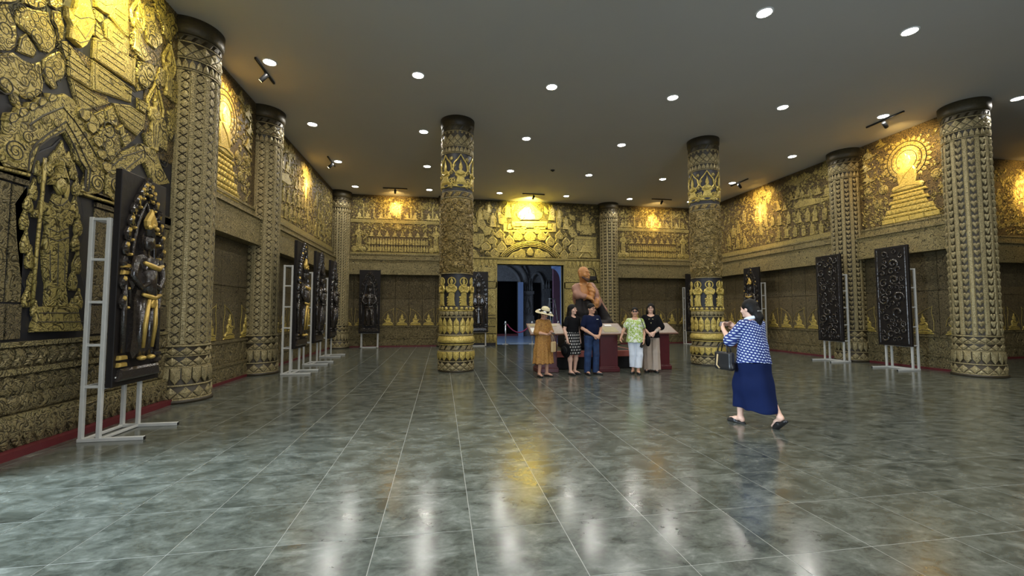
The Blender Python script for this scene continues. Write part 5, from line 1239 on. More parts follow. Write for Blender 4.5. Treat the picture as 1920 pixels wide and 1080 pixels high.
def body(r, J, mat='skin', h=.0075, slim=1.0, face=True, name='body'):
    """J: joints in metres for a 1.58 m figure facing -y (x to its left)"""
    F = Field(.03); g = lambda k: J[k]
    px = Vector(J.get('shift', (0, 0, 0)))
    F.ell(Vector((0, .01, .88))+px*.5, (.155*slim, .115*slim, .13), .05); F.ell(Vector((0, .005, 1.03))+px*.8, (.13*slim, .095*slim, .14), .06)
    F.ell(Vector((0, .0, 1.18))+px, (.148*slim, .105*slim, .15), .06)
    sl, sr = Vector(g('sl')), Vector(g('sr')); F.cap(sl, sr, .050, .050, .04); F.cap(Vector(J['neck'])+Vector((.06, .01, -.03)), Vector(J['neck'])+Vector((-.06, .01, -.03)), .035, .035, .04)
    nk = Vector(g('neck')); hd = Vector(g('head')); F.cap(nk, hd+Vector((0, .015, -.05)), .052, .045, .02)
    # head
    q = J.get('headrot', (0, 0, 0)); R3 = Euler(q).to_matrix(); HP = lambda x, y, z: hd+R3 @ Vector((x, y, z))
    F.ell(hd+R3 @ Vector((0, .012, .025)), (.073, .090, .088), .02, q); F.ell(hd+R3 @ Vector((0, -.012, -.025)), (.060, .070, .083), .03, q)
    F.cap(HP(0, -.088, .012), HP(0, -.103, -.018), .008, .013, .010); F.ell(HP(0, -.070, -.078), (.026, .022, .022), .02)
    for s in (-1, 1):
        F.ell(HP(s*.030, -.100, .014), (.020, .018, .012), op='sub'); F.ell(HP(s*.030, -.074, .014), (.014, .013, .012), .004)
        F.ell(HP(s*.040, -.068, -.022), (.022, .020, .020), .02); F.ell(HP(s*.074, .012, -.005), (.010, .020, .032), .008, q)
        F.cap(HP(s*.012, -.092, .032), HP(s*.046, -.082, .034), .007, .005, .008)
    F.ell(HP(0, -.084, -.050), (.024, .012, .010), .008)
    for s, n_ in ((1, 'l'), (-1, 'r')):
        S_, E_, W_ = Vector(g('s'+n_)), Vector(g('e'+n_)), Vector(g('w'+n_)); m = E_.lerp(W_, .35)
        F.chain([S_, S_.lerp(E_, .45), E_, m, W_], [.047, .041, .034, .036, .023], .02)
        hdv = J.get('h'+n_, ((W_-E_).normalized(), (0, 1, 0), .5)); hand(F, W_, hdv[0], hdv[1], hdv[3] if len(hdv) > 3 else s, hdv[2])
        T_, K_, A_ = Vector(g('t'+n_)), Vector(g('k'+n_)), Vector(g('a'+n_)); F.chain([T_, T_.lerp(K_, .5), K_, K_.lerp(A_, .3), A_], [.082, .072, .050, .052, .032], .04)
        fd = Vector(J.get('f'+n_, (s*.25, -1, 0))).normalized(); tz = Vector((0, 0, -.045))
        F.cap(A_, A_+tz-fd*.028, .031, .024, .02); F.chain([A_+tz*.55-fd*.02, A_+tz*.75+fd*.06, A_+tz*1.05+fd*.14], [.033, .032, .021], .02, (1, 1, .8))
    o = skin(name, F, M[mat], r, h)
    if face:
        mb = MB()
        for s in (-1, 1): mb.ell(HP(s*.030, -.0845, .014), (.011, .006, .0055), 8, 5)
        mb.build('eyes', M['eye'], r); mb = MB()
        for s in (-1, 1): mb.tube([HP(s*.014, -.0955, .038), HP(s*.032, -.095, .043), HP(s*.050, -.083, .038)], .0038, 5)
        mb.build('eyebrows', M['hair'], r); MB().ell(HP(0, -.094, -.050), (.021, .006, .007), 10, 5).build('lips', M['lips'], r)
    return HP, q
STAND = dict(sl=(.148, .0, 1.268), sr=(-.148, .0, 1.268), neck=(0, .012, 1.33), head=(0, -.01, 1.475), tl=(.085, .0, .84), tr=(-.085, .0, .84),
             kl=(.09, -.01, .46), kr=(-.09, -.01, .46), al=(.09, .02, .085), ar=(-.09, .02, .085), el=(.21, .03, 1.02), er=(-.21, .03, 1.02), wl=(.20, -.06, .80), wr=(-.20, -.06, .80))
def pose(**k): d = dict(STAND); d.update(k); return d
def shoes(r, J, mat='shoe', slip=True, h=.006):
    for s, n_ in ((1, 'l'), (-1, 'r')):
        A_ = Vector(J['a'+n_]); fd = Vector(J.get('f'+n_, (s*.25, -1, 0))).normalized(); z = Vector((0, 0, 1)); base = Vector((A_.x, A_.y, A_.z-.085)); F = Field(.015)
        F.chain([base-fd*.045+z*.018, base+fd*.07+z*.018, base+fd*.155+z*.016], [.036, .041, .032], .02, (1, 1, .55))
        if slip: F.cap(base+fd*.08+z*.035, base+fd*.15+z*.028, .040, .030, .015, (1, 1, .7))
        F.cut((0, 0, base.z+.0005), (0, 0, -1)); 
        if not slip: F.cut((0, 0, base.z+.026), (0, 0, 1))
        o = skin('shoe', F, M[mat], r, h)
        if not slip: MB().tube([base+fd*.07+Vector((fd.y, -fd.x, 0))*a*.042+z*(.022+.05*(1-a*a)) for a in (-1, -.5, 0, .5, 1)], .009, 6).build('strap', M[mat], o)
def hair_cap(F, HP, q, back=.0, low=-.03, grow=.012):
    """hair over the skull, open at the face"""
    F.ell(HP(0, .022, .035), (.080+grow*.5, .094+grow*.5, .086+grow), .02, q)
    return F
# ------------------------------------------------------------------ cloth patterns
def drum_uv(t, R=.18):
    p = t.n('ShaderNodeSeparateXYZ', {'Vector': t.obj()}); a = t.math('ARCTAN2', p.outputs['X'], t.math('MULTIPLY', p.outputs['Y'], -1.0))
    return t.math('MULTIPLY', a, R), p.outputs['Z']
def dots(name, ground, dot, su, sv, rad, rough=.75, stagger=True, soft=.06, aspect=1.0, slope=0.0):
    t = NT(name); u, v = drum_uv(t); uu = t.math('MULTIPLY', u, su); vv = t.math('ADD', t.math('MULTIPLY', v, sv), t.math('MULTIPLY', uu, slope))
    if stagger: uu = t.math('ADD', uu, t.math('MULTIPLY', t.math('MODULO', t.math('FLOOR', vv), 2.0), .5))
    fu = t.math('SUBTRACT', t.math('FRACT', uu), .5); fv = t.math('SUBTRACT', t.math('FRACT', vv), .5)
    fu = t.math('MULTIPLY', fu, 1/aspect); d = t.math('SQRT', t.math('ADD', t.math('MULTIPLY', fu, fu), t.math('MULTIPLY', fv, fv)))
    return t.set(t.mix(t.ramp(d, [(rad-soft, 1), (rad+soft, 0)]), ground, dot), rough)
def blotch(name, cols, scale, rough=.75, dist=.6, interp='LINEAR'):
    t = NT(name); nz = t.noise(t.obj(), scale, 3, .5, dist)
    return t.set(t.ramp(nz, [(.34+.32*i/(len(cols)-1), c) for i, c in enumerate(cols)], interp), rough)
M['mustard'] = blotch('mustard_print', [(.16, .06, .012), (.34, .16, .03), (.42, .22, .05), (.20, .085, .02), (.38, .19, .045)], 26)
M['polka'] = dots('black_polka_dot_cloth', (.008, .008, .009), (.70, .68, .64), 17, 15, .22)
M['black_cloth'] = plain('black_cloth', (.007, .007, .008), .9, 0, .25, 20, .2, .1)
M['navy_tee'] = plain('navy_cotton', (.007, .011, .034), .9, 0, .2, 14, .2, .12)
M['jeans'] = blotch('blue_denim', [(.006, .018, .055), (.008, .028, .090), (.012, .042, .12)], 9)
M['leafy'] = blotch('leaf_print_cotton', [(.72, .74, .66), (.66, .70, .55), (.40, .52, .10), (.24, .36, .06), (.60, .66, .40), (.76, .78, .72)], 17, interp='CONSTANT')
M['white_cotton'] = plain('white_cotton', (.66, .70, .76), .8, 0, .08, 8, .15)
M['beige_cloth'] = plain('beige_cloth', (.40, .325, .26), .85, 0, .12, 10, .15)
M['blue_check'] = dots('blue_blouse_with_white_checks', (.006, .022, .14), (.60, .68, .84), 26, 30, .20, .7, True, .05, 1.6, .25)
M['navy_skirt'] = plain('navy_skirt_cloth', (.004, .010, .046), .85, 0, .15, 8, .1, .15)
M['straw'] = plain('pale_straw', (.66, .58, .36), .8, 0, .12, 60, .4)
M['tote'] = plain('beige_tote', (.50, .36, .18), .8)
M['gold_metal'] = plain('gold_jewellery', (.7, .5, .2), .3, .9)
M['screen'] = NT('phone_screen').set((.3, .4, .6), .2, 0, None, (.45, .62, 1), .6)
fold = lambda a, n, ph=0: (lambda X, Y, Z: a*np.sin(n*np.arctan2(X, -Y)+ph)*np.clip((.95-Z)*2.5, 0, 1))
crease = lambda a: (lambda X, Y, Z: a*.5*np.sin(24*Z+40*X+4*np.sin(14*X+9*Y))*np.cos(17*Y+12*X+6*Z)+a*.6*np.sin(9*Z+75*X+50*Y))

def sleeves(F, J, end=.55, r=.058, r2=.060, k=.025):
    for n_ in 'lr':
        S_, E_, W_ = Vector(J['s'+n_]), Vector(J['e'+n_]), Vector(J['w'+n_])
        if end <= 1: F.cap(S_, S_.lerp(E_, end), r, r2, k)
        else: F.chain([S_, E_, E_.lerp(W_, end-1)], [r, r2*.92, r2*.8], k)
def torso(F, J, z0, wid, dep, slim=1.0, k=.05):
    px = Vector(J.get('shift', (0, 0, 0)))
    F.cap(Vector(J['sl'])+Vector((-.02, 0, .0)), Vector(J['sr'])+Vector((.02, 0, .0)), .058, .058, k)
    F.ell(Vector((0, 0, 1.18))+px, (.165*slim, .122*slim, .16), k); F.ell(Vector((0, .005, 1.03))+px*.8, (.15*slim, .115*slim, .16), k)
    F.chain([Vector((0, .005, 1.05))+px*.8, Vector((0, .01, z0))+px*.5], [.14*slim, wid], k, (1.0, dep, 1.0))
    F.cut((0, 0, z0+.01), (0, 0, -1)); return F
def neckhole(F, J, r=.075, drop=.0): F.ell(Vector(J['neck'])+Vector((0, -.03, .035-drop)), (r, r*1.15, .06+drop), op='sub')

# ---- woman in the straw hat, reading her phone
def face_to(x, y): return math.atan2(x, y)*-1             # turn so that a figure looks at the camera
def p_hat():
    r = person((2.24, 9.30), face_to(2.24, 9.30)+math.radians(38), 'woman in mustard printed dress and straw hat looking down at her phone', 1.50)
    J = pose(head=(0, -.045, 1.455), headrot=(.55, 0, .0), el=(.215, -.02, 1.03), wl=(.045, -.235, .985), er=(-.215, -.02, 1.03), wr=(-.055, -.235, .985),
             hl=((-.55, -.75, .25), (0, .1, 1), .7, -1), hr=((.55, -.75, .25), (0, .1, 1), .7, 1), al=(.10, .0, .085), ar=(-.10, .03, .085), fl=(.3, -1, 0), fr=(-.2, -1, 0))
    HP, q = body(r, J, 'skin', slim=1.05)
    F = Field(.05); torso(F, J, .30, .25, .80, 1.10); F.chain([(0, .01, .92), (0, .01, .60), (0, .01, .30)], [.175, .205, .235], .06, (1, .82, 1)); sleeves(F, J, 1.05, .060, .072); neckhole(F, J)
    F.cut((0, 0, .31), (0, 0, -1)); d = skin('dress', F, M['mustard'], r, .008, fold(.010, 11))
    mb = MB(); mb.tube([(.17*math.sin(a), -.128*math.cos(a)+.004, 1.02+.01*math.sin(3*a)) for a in [2*PI*i/28 for i in range(28)]], .010, 6, True); mb.build('waist_tie', M['mustard'], d)
    F = Field(.03); hair_cap(F, HP, q); F.cap(HP(0, .08, .0), HP(0, .10, -.16), .07, .05, .03); F.ell(HP(0, -.10, -.02), (.062, .075, .095), op='sub', rot=q); skin('hair', F, M['hair'], r, .008)
    # hat: crown, brim, black ribbon, white bow
    R3 = Euler((.35, .05, 0)).to_matrix().to_4x4(); T = Matrix.Translation(HP(0, .01, .065)) @ R3; h = empty('hat', (0, 0, 0), 0, r)
    def tl(prof, nm, m_, wob=0):
        mb = MB(); mb.lathe(prof, 36, cap=False); mb.v = [tuple(T @ Vector((x, y*1.05, z+wob*math.sin(2*math.atan2(x, y)+.5)*(x*x+y*y)))) for x, y, z in mb.v]; return mb.build(nm, M[m_], h)
    tl([(.001, .118), (.05, .114), (.085, .095), (.100, .05), (.104, .0)], 'crown', 'straw'); tl([(.100, .003), (.13, -.004), (.18, -.02), (.215, -.032), (.217, -.038), (.18, -.028), (.10, -.006)], 'brim', 'straw', .5)
    tl([(.1045, .004), (.107, .006), (.106, .034), (.1025, .036)], 'ribbon', 'black_cloth')
    for a in (-1.9, -.7, .5):
        c = Vector((math.sin(a)*.14, -math.cos(a)*.14, .014)); mb = MB(); mb.ell(T @ c, (.045, .028, .02), 10, 6, (R3.to_3x3() @ Matrix.Rotation(a, 3, 'Z'))); mb.build('bow', M['white'], h)
        c = Vector((math.sin(a+.45)*.15, -math.cos(a+.45)*.15, .012)); mb = MB(); mb.ell(T @ c, (.032, .025, .016), 10, 6, (R3.to_3x3() @ Matrix.Rotation(a, 3, 'Z'))); mb.build('bow', M['black_cloth'], h)
    shoes(r, J, 'shoe', False)
    ph = empty('phone'); tag(ph, 'black phone held in both hands by the woman in the straw hat', 'phone'); R_ = r.matrix_basis
    M4 = Matrix.Translation((2.24, 9.30, 0)) @ Matrix.Rotation(face_to(2.24, 9.30)+math.radians(38), 4, 'Z') @ Matrix.Scale(1.50/1.58, 4)
    MB().bbox(-.036, .036, -.075, .075, -.004, .004, .003).build('case', M['black_plastic'], ph); MB().bbox(-.033, .033, -.07, .07, .004, .0052, .0005).build('screen', M['glass_frame'], ph)
    ph.matrix_basis = M4 @ Matrix.Translation((0, -.325, 1.035)) @ Euler((.5, 0, 0)).to_matrix().to_4x4()
    b = empty('tote_bag'); tag(b, 'small beige tote bag hanging from the wrist of the woman in the straw hat', 'bag'); b.matrix_basis = M4 @ Matrix.Translation((.09, -.26, .70)) @ Matrix.Rotation(.4, 4, 'Z')
    F = Field(.02); F.box((0, 0, 0), (.085, .03, .12), .02); skin('body', F, M['tote'], b, .007)
    MB().tube([(-.05, 0, .11), (-.045, .01, .22), (-.01, .02, .285), (.03, .01, .22), (.05, 0, .11)], .007, 6).build('handle', M['tote'], b)
p_hat()

# ---- woman with long hair, black top and polka-dot skirt
def p_polka():
    rz = face_to(2.98, 9.50)+math.radians(40); H = 1.58
    r = person((2.98, 9.50), rz, 'long-haired woman in black top and black skirt with white polka dots', H)
    J = pose(headrot=(0, 0, .15), el=(.20, .05, 1.03), wl=(.19, -.03, .80), er=(-.225, .02, 1.03), wr=(-.215, -.07, .81), hr=((0, -.15, -1), (1, 0, 0), .9), hl=((0, -.1, -1), (-1, 0, 0), .5), al=(.075, .03, .085), ar=(-.075, -.01, .085), fl=(.25, -1, 0), fr=(-.1, -1, 0))
    HP, q = body(r, J, 'skin_pale')
    F = Field(.05); torso(F, J, .90, .158, .85); sleeves(F, J, .55, .058, .062); neckhole(F, J, .072, .02); skin('top', F, M['black_cloth'], r, .008, crease(.002))
    F = Field(.04); F.chain([(0, .01, 1.00), (0, .01, .86), (0, .01, .62), (0, .01, .43)], [.140, .172, .190, .200], .05, (1, .82, 1)); F.cut((0, 0, .46), (0, 0, -1)); F.cut((0, 0, .985), (0, 0, 1)); skin('skirt', F, M['polka'], r, .008, fold(.008, 9))
    F = Field(.03); hair_cap(F, HP, q); F.chain([HP(0, .06, .03), HP(0, .085, -.10), (0, .10, 1.25), (.0, .11, 1.12)], [.075, .07, .085, .05], .04)
    for s in (-1, 1): F.chain([HP(s*.06, .02, .03), HP(s*.078, .01, -.08), (s*.10, -.03, 1.26), (s*.10, -.06, 1.17)], [.03, .026, .032, .016], .03)
    F.ell(HP(0, -.105, -.025), (.056, .075, .090), op='sub', rot=q); skin('hair', F, M['hair'], r, .008)
    shoes(r, J)
    b = empty('sun_hat'); tag(b, 'black round sun hat held at the side of the polka-dot skirt', 'hat'); M4 = Matrix.Translation((2.98, 9.50, 0)) @ Matrix.Rotation(rz, 4, 'Z')
    b.matrix_basis = M4 @ Matrix.Translation((-.275, -.06, .56)) @ Euler((0, PI/2-.1, 0)).to_matrix().to_4x4()
    MB().lathe([(.001, -.075), (.06, -.07), (.088, -.04), (.095, 0), (.15, .008), (.168, .012), (.166, .02), (.09, .012)], 32, cap=False).build('brim_and_crown', M['black_cloth'], b)
    MB().lathe([(.0955, -.004), (.099, -.006), (.095, -.034), (.092, -.034)], 32, cap=False).build('band', M['black_plastic'], b)
p_polka()

# ---- man in navy T-shirt and jeans
def p_man():
    rz = face_to(3.40, 9.40)+math.radians(34)
    r = person((3.40, 9.40), rz, 'man in navy T-shirt and blue jeans with his hands clasped', 1.60)
    J = pose(headrot=(.05, 0, .12), sl=(.168, 0, 1.272), sr=(-.168, 0, 1.272), el=(.245, .0, 1.04), wl=(.075, -.20, .89), er=(-.245, .0, 1.04), wr=(-.075, -.20, .885), hl=((-.8, -.55, -.25), (0, 1, -.2), .8), hr=((.8, -.55, -.28), (0, 1, -.2), .6),
             al=(.10, .0, .085), ar=(-.10, .04, .085), kl=(.105, -.01, .46), kr=(-.105, .0, .46), fl=(.45, -1, 0), fr=(-.2, -1, 0))
    HP, q = body(r, J, 'skin', slim=1.12)
    F = Field(.05); torso(F, J, .86, .175, .88, 1.13); F.ell((0, -.045, 1.02), (.13, .10, .12), .06); sleeves(F, J, .66, .062, .066); neckhole(F, J, .066); tee = skin('t_shirt', F, M['navy_tee'], r, .008, crease(.0025))
    MB().bbox(.045, .10, -.135, -.128, 1.235, 1.25, .001).build('chest_print', M['white_metal'], tee)
    F = Field(.03); F.ell((0, .01, .86), (.175, .135, .11), .04)
    for s, n_ in ((1, 'l'), (-1, 'r')): F.chain([J['t'+n_], J['k'+n_], Vector(J['a'+n_])+Vector((0, 0, -.02))], [.098, .078, .072], .03)
    F.cut((0, 0, .045), (0, 0, -1)); F.cut((0, 0, .945), (0, 0, 1)); skin('jeans', F, M['jeans'], r, .008, crease(.003))
    mb = MB(); mb.tube([(.178*math.sin(a), .01-.138*math.cos(a), .90) for a in [2*PI*i/28 for i in range(28)]], .014, 6, True); mb.build('belt', M['black_plastic'], r)
    F = Field(.02); hair_cap(F, HP, q, grow=.008); F.ell(HP(0, -.115, -.055), (.085, .085, .095), op='sub', rot=q); F.cut(HP(0, 0, -.055), R3d(q, (0, 0, -1))); skin('hair', F, M['hair'], r, .007)
    glasses(r, HP, False); shoes(r, J)
def R3d(q, v): return Euler(q).to_matrix() @ Vector(v)
def glasses(r, HP, dark):
    g_ = empty('glasses', (0, 0, 0), 0, r)
    for s in (-1, 1):
        rg = [HP(s*.031+.022*math.cos(a), -.104, .013+.017*math.sin(a)) for a in [2*PI*i/16 for i in range(16)]]
        MB().tube(rg, .0028, 5, True).build('rim', M['glass_frame'], g_)
        MB().tube([HP(s*.052, -.102, .018), HP(s*.074, -.06, .018), HP(s*.080, .02, .012)], .0025, 5).build('temple', M['glass_frame'], g_)
        if dark: MB().ell(HP(s*.031, -.105, .012), (.027, .005, .020), 14, 5).build('lens', M['glass_frame'], g_)
    MB().tube([HP(-.010, -.105, .018), HP(.010, -.105, .018)], .0028, 5).build('bridge', M['glass_frame'], g_)
p_man()

# ---- woman with sunglasses, leaf-print top and white trousers
def p_white():
    rz = face_to(4.46, 9.40)+math.radians(4); loc = (4.46, 9.40)
    r = person(loc, rz, 'woman in sunglasses, green leaf-print top and white trousers leaning on a lectern', 1.52)
    J = pose(headrot=(-.05, 0, -.05), er=(-.255, .02, 1.06), wr=(-.325, -.03, .885), hr=((-.25, -.25, -.9), (.7, -.6, 0), .5), el=(.215, .04, 1.03), wl=(.19, -.07, .80), hl=((-.1, -.25, -1), (-1, 0, 0), .8), al=(.055, -.06, .085), ar=(-.055, .06, .085), kl=(.09, -.05, .46), kr=(-.06, .02, .46), fl=(.1, -1, 0), fr=(-.25, -1, 0))
    HP, q = body(r, J, 'skin', slim=1.04)
    F = Field(.05); torso(F, J, .74, .205, .82, 1.10); F.cap((0, .01, .95), (0, .01, .74), .17, .20, .05, (1, .82, 1)); sleeves(F, J, .60, .060, .066); neckhole(F, J, .085, .02); F.cut((0, 0, .75), (0, 0, -1)); skin('top', F, M['leafy'], r, .008, fold(.006, 8))
    F = Field(.03); F.ell((0, .01, .84), (.17, .13, .12), .04)
    for s, n_ in ((1, 'l'), (-1, 'r')): F.chain([J['t'+n_], J['k'+n_], Vector(J['a'+n_])+Vector((0, 0, .05))], [.098, .084, .086], .02)
    F.cut((0, 0, .15), (0, 0, -1)); skin('trousers', F, M['white_cotton'], r, .008, crease(.004))
    F = Field(.02); hair_cap(F, HP, q, grow=.006); F.cap(HP(0, .09, .0), HP(0, .11, -.05), .05, .04, .03); F.ell(HP(0, -.115, -.05), (.080, .088, .098), op='sub', rot=q); F.cut(HP(0, 0, -.09), R3d(q, (0, 0, -1))); skin('hair', F, M['hair'], r, .007)
    glasses(r, HP, True); shoes(r, J, 'shoe', True)
    MB().tube([(J['wl'][0]+.030*math.cos(a), J['wl'][1]+.030*math.sin(a), J['wl'][2]+.03) for a in [2*PI*i/14 for i in range(14)]], .008, 6, True).build('bracelet', M['straw'], r)
    M4 = Matrix.Translation((*loc, 0)) @ Matrix.Rotation(rz, 4, 'Z') @ Matrix.Scale(1.52/1.58, 4)
    ph = empty('phone'); tag(ph, 'dark phone held low by the woman in white trousers', 'phone'); ph.matrix_basis = M4 @ Matrix.Translation((.145, -.13, .70)) @ Euler((1.2, .5, .3)).to_matrix().to_4x4()
    MB().bbox(-.038, .038, -.075, .075, -.005, .005, .003).build('case', M['black_plastic'], ph); MB().bbox(-.02, .02, .02, .06, -.0065, -.005, .0005).build('badge', M['tote'], ph)
    b = empty('shoulder_bag'); tag(b, 'black shoulder bag with long strap hanging between the two women', 'bag'); b.matrix_basis = M4
    F = Field(.02); F.ell((.30, .06, .78), (.06, .12, .13), .02); skin('body', F, M['black_cloth'], b, .008)
    MB().tube([(.27, .0, .88), (.235, -.05, 1.02), (.165, -.10, 1.22), (.125, -.03, 1.355), (.12, .06, 1.33), (.2, .11, 1.1), (.27, .10, .90)], .008, 6).build('strap', M['shoe'], b)
p_white()

# ---- woman in black blouse and wide beige trousers
def p_beige():
    rz = face_to(4.95, 9.58)+math.radians(2); r = person((4.95, 9.58), rz, 'woman in glasses, loose black blouse and wide beige trousers with clasped hands', 1.61)
    J = pose(headrot=(0, 0, .0), el=(.225, .0, 1.05), wl=(.075, -.205, .93), er=(-.225, .0, 1.05), wr=(-.065, -.205, .91), hl=((-.8, -.5, -.35), (0, 1, -.2), .8), hr=((.8, -.5, -.35), (0, 1, -.2), .6), al=(.085, .0, .085), ar=(-.085, .02, .085))
    HP, q = body(r, J, 'skin_pale', slim=1.04)
    F = Field(.05); torso(F, J, .79, .205, .82, 1.12); sleeves(F, J, .98, .062, .085); neckhole(F, J, .082, .03); F.cut((0, 0, .80), (0, 0, -1)); b = skin('blouse', F, M['black_cloth'], r, .008, fold(.006, 7))
    MB().add([(-.055, -.126, 1.24), (.055, -.126, 1.24), (0, -.140, 1.12), (-.055, -.120, 1.24), (.055, -.120, 1.24), (0, -.13, 1.12)], [(0, 2, 1), (3, 4, 5), (0, 1, 4, 3), (1, 2, 5, 4), (2, 0, 3, 5)]).build('inner_panel', M['olive_print'], b)
    mb = MB()
    for n_ in 'lr':
        E_, W_ = Vector(J['e'+n_]), Vector(J['w'+n_]); mb = MB(); mb.tube([E_.lerp(W_, .45), E_.lerp(W_, .9)], [.046, .034], 12); mb.build('sleeve_cuff', M['beige_cloth' if n_ == 'l' else 'skin_pale'], r)
    F = Field(.03); F.ell((0, .01, .84), (.175, .135, .12), .04)
    for s, n_ in ((1, 'l'), (-1, 'r')): F.chain([J['t'+n_], J['k'+n_], Vector(J['a'+n_])+Vector((0, 0, -.02))], [.100, .096, .118], .02)
    F.cut((0, 0, .06), (0, 0, -1)); skin('trousers', F, M['beige_cloth'], r, .008, fold(.005, 12))
    F = Field(.02); hair_cap(F, HP, q, grow=.010); F.chain([HP(0, .06, .0), HP(0, .08, -.09), (0, .09, 1.30)], [.07, .065, .05], .03); 
    for s in (-1, 1): F.chain([HP(s*.06, .01, .03), HP(s*.075, .015, -.08), (s*.085, .02, 1.33)], [.028, .026, .02], .03)
    F.ell(HP(0, -.112, -.035), (.066, .085, .098), op='sub', rot=q); skin('hair', F, M['hair'], r, .008)
    glasses(r, HP, False); shoes(r, J)
p_beige()

# ---- the woman taking the picture, seen from behind, walking
def p_photographer():
    loc = (3.93, 4.93); rz = face_to(*loc)+math.radians(-131); H = 1.58
    r = person(loc, rz, 'woman in blue checked blouse and long navy skirt photographing the group', H)
    J = pose(head=(0, -.03, 1.465), headrot=(.10, 0, .10), el=(.23, -.13, 1.06), wl=(.12, -.34, 1.20), er=(-.22, -.11, 1.08), wr=(-.10, -.33, 1.21), hl=((-.50, -.55, .55), (-.6, .2, .2), .7), hr=((.50, -.55, .55), (.6, .2, .2), .7),
             tl=(.085, 0, .84), tr=(-.085, 0, .84), kl=(.09, -.10, .46), al=(.09, -.13, .085), kr=(-.085, .10, .47), ar=(-.08, .29, .16), fr=(-.1, -.75, -.62), fl=(.15, -1, 0))
    HP, q = body(r, J, 'skin_pale', .0065, 1.04, False)
    F = Field(.05); torso(F, J, .76, .21, .86, 1.12); F.cap((0, .015, .95), (0, .01, .76), .18, .21, .05, (1, .88, 1)); sleeves(F, J, 1.12, .062, .080); neckhole(F, J, .066); F.cut((0, 0, .77), (.08, .12, -1)); bl = skin('blouse', F, M['blue_check'], r, .0065, crease(.003))
    mb = MB(); mb.tube([Vector(J['neck'])+Vector((.068*math.sin(a), -.005-.07*math.cos(a), .015+.02*math.cos(a+PI))) for a in [2*PI*i/24 for i in range(24)]], .022, 8, True); mb.build('collar', M['white_cotton'], bl)
    F = Field(.04); F.chain([(0, .01, .95), (0, .015, .80), (0, .05, .50), (0, .085, .20)], [.16, .190, .180, .170], .06, (1, .88, 1)); F.chain([(0, .02, .7), (-.02, .18, .22)], [.15, .12], .06); F.chain([(0, -.02, .80), (.04, -.06, .5), (.06, -.11, .20)], [.168, .15, .115], .06); F.cut((0, .0, .205), (0, -.06, -1)); F.cut((0, 0, .79), (0, 0, 1)); skin('skirt', F, M['navy_skirt'], r, .007, fold(.007, 6, .8))
    F = Field(.02); hair_cap(F, HP, q, grow=.012); F.ell(HP(0, .075, -.035), (.070, .060, .065), .03, q); F.chain([HP(0, .10, -.04), HP(0, .125, -.12), HP(0, .12, -.19)], [.048, .045, .028], .03); F.ell(HP(0, -.115, -.045), (.078, .085, .095), op='sub', rot=q); skin('hair', F, M['hair'], r, .0065, lambda X, Y, Z: .0015*np.sin(160*X+40*Z))
    MB().bbox(-.03, .03, -.008, .008, -.01, .01, .004, Matrix.Translation(HP(.02, .152, -.04))).build('hair_clip', M['steel'], r)
    # slippers: the front one flat on the floor, the rear one on its toe
    for s, n_ in ((1, 'l'), (-1, 'r')):
        A_ = Vector(J['a'+n_]); fd = Vector(J['f'+n_]).normalized(); sd = fd.cross(Vector((0, 0, 1))).normalized(); up = sd.cross(fd); F = Field(.012); b0 = A_-up*.078
        F.chain([b0-fd*.05, b0+fd*.06, b0+fd*.15], [.018, .018, .016], .02); F.chain([b0-fd*.03, b0+fd*.14], [.034, .036], .015, (1, 1, .55)); F.chain([b0+fd*.07+up*.022, b0+fd*.14+up*.012], [.042, .034], .015)
        if n_ == 'l': F.cut((0, 0, .001), (0, 0, -1))
        skin('slipper', F, M['shoe'], r, .006)
    M4 = Matrix.Translation((*loc, 0)) @ Matrix.Rotation(rz, 4, 'Z') @ Matrix.Scale(H/1.58, 4)
    MB().tube([Vector(J['wl'])+Vector((.029*math.cos(a), .02+.012*math.sin(a), -.02+.029*math.sin(a))) for a in [2*PI*i/14 for i in range(14)]], .005, 6, True).build('bracelet', M['gold_metal'], r)
    ph = empty('phone'); tag(ph, 'phone with lit screen held up by the woman in the blue checked blouse', 'phone'); ph.matrix_basis = M4 @ Matrix.Translation((.01, -.435, 1.265)) @ Euler((PI/2-.35, 0, 0)).to_matrix().to_4x4()
    MB().bbox(-.075, .075, -.036, .036, -.005, .005, .003).build('case', M['black_plastic'], ph); MB().bbox(-.07, .07, -.032, .032, .005, .0062, .0005).build('screen', M['screen'], ph)
    MB().bbox(-.07, .07, -.032, .032, -.0062, -.005, .0005).build('back_cover', M['white_cotton'], ph)
    b = empty('handbag'); tag(b, 'black handbag hanging from the elbow of the woman in the blue checked blouse', 'bag'); b.matrix_basis = M4
    F = Field(.015); F.box((.265, -.19, .80), (.045, .135, .115), .03); F.cap((.265, -.30, .72), (.265, -.08, .72), .04, .04, .02); skin('body', F, M['shoe'], b, .007)
    for dx in (-.03, .03): MB().tube([(.265+dx, -.27, .90), (.262+dx, -.25, 1.0), (.24, -.18, 1.05), (.262+dx, -.13, 1.0), (.265+dx, -.11, .90)], .008, 6).build('handle', M['shoe'], b)
    MB().tube([(.315, -.25, .88), (.325, -.26, .74), (.32, -.22, .70)], .010, 6).build('strap_end', M['tote'], b)
p_photographer()

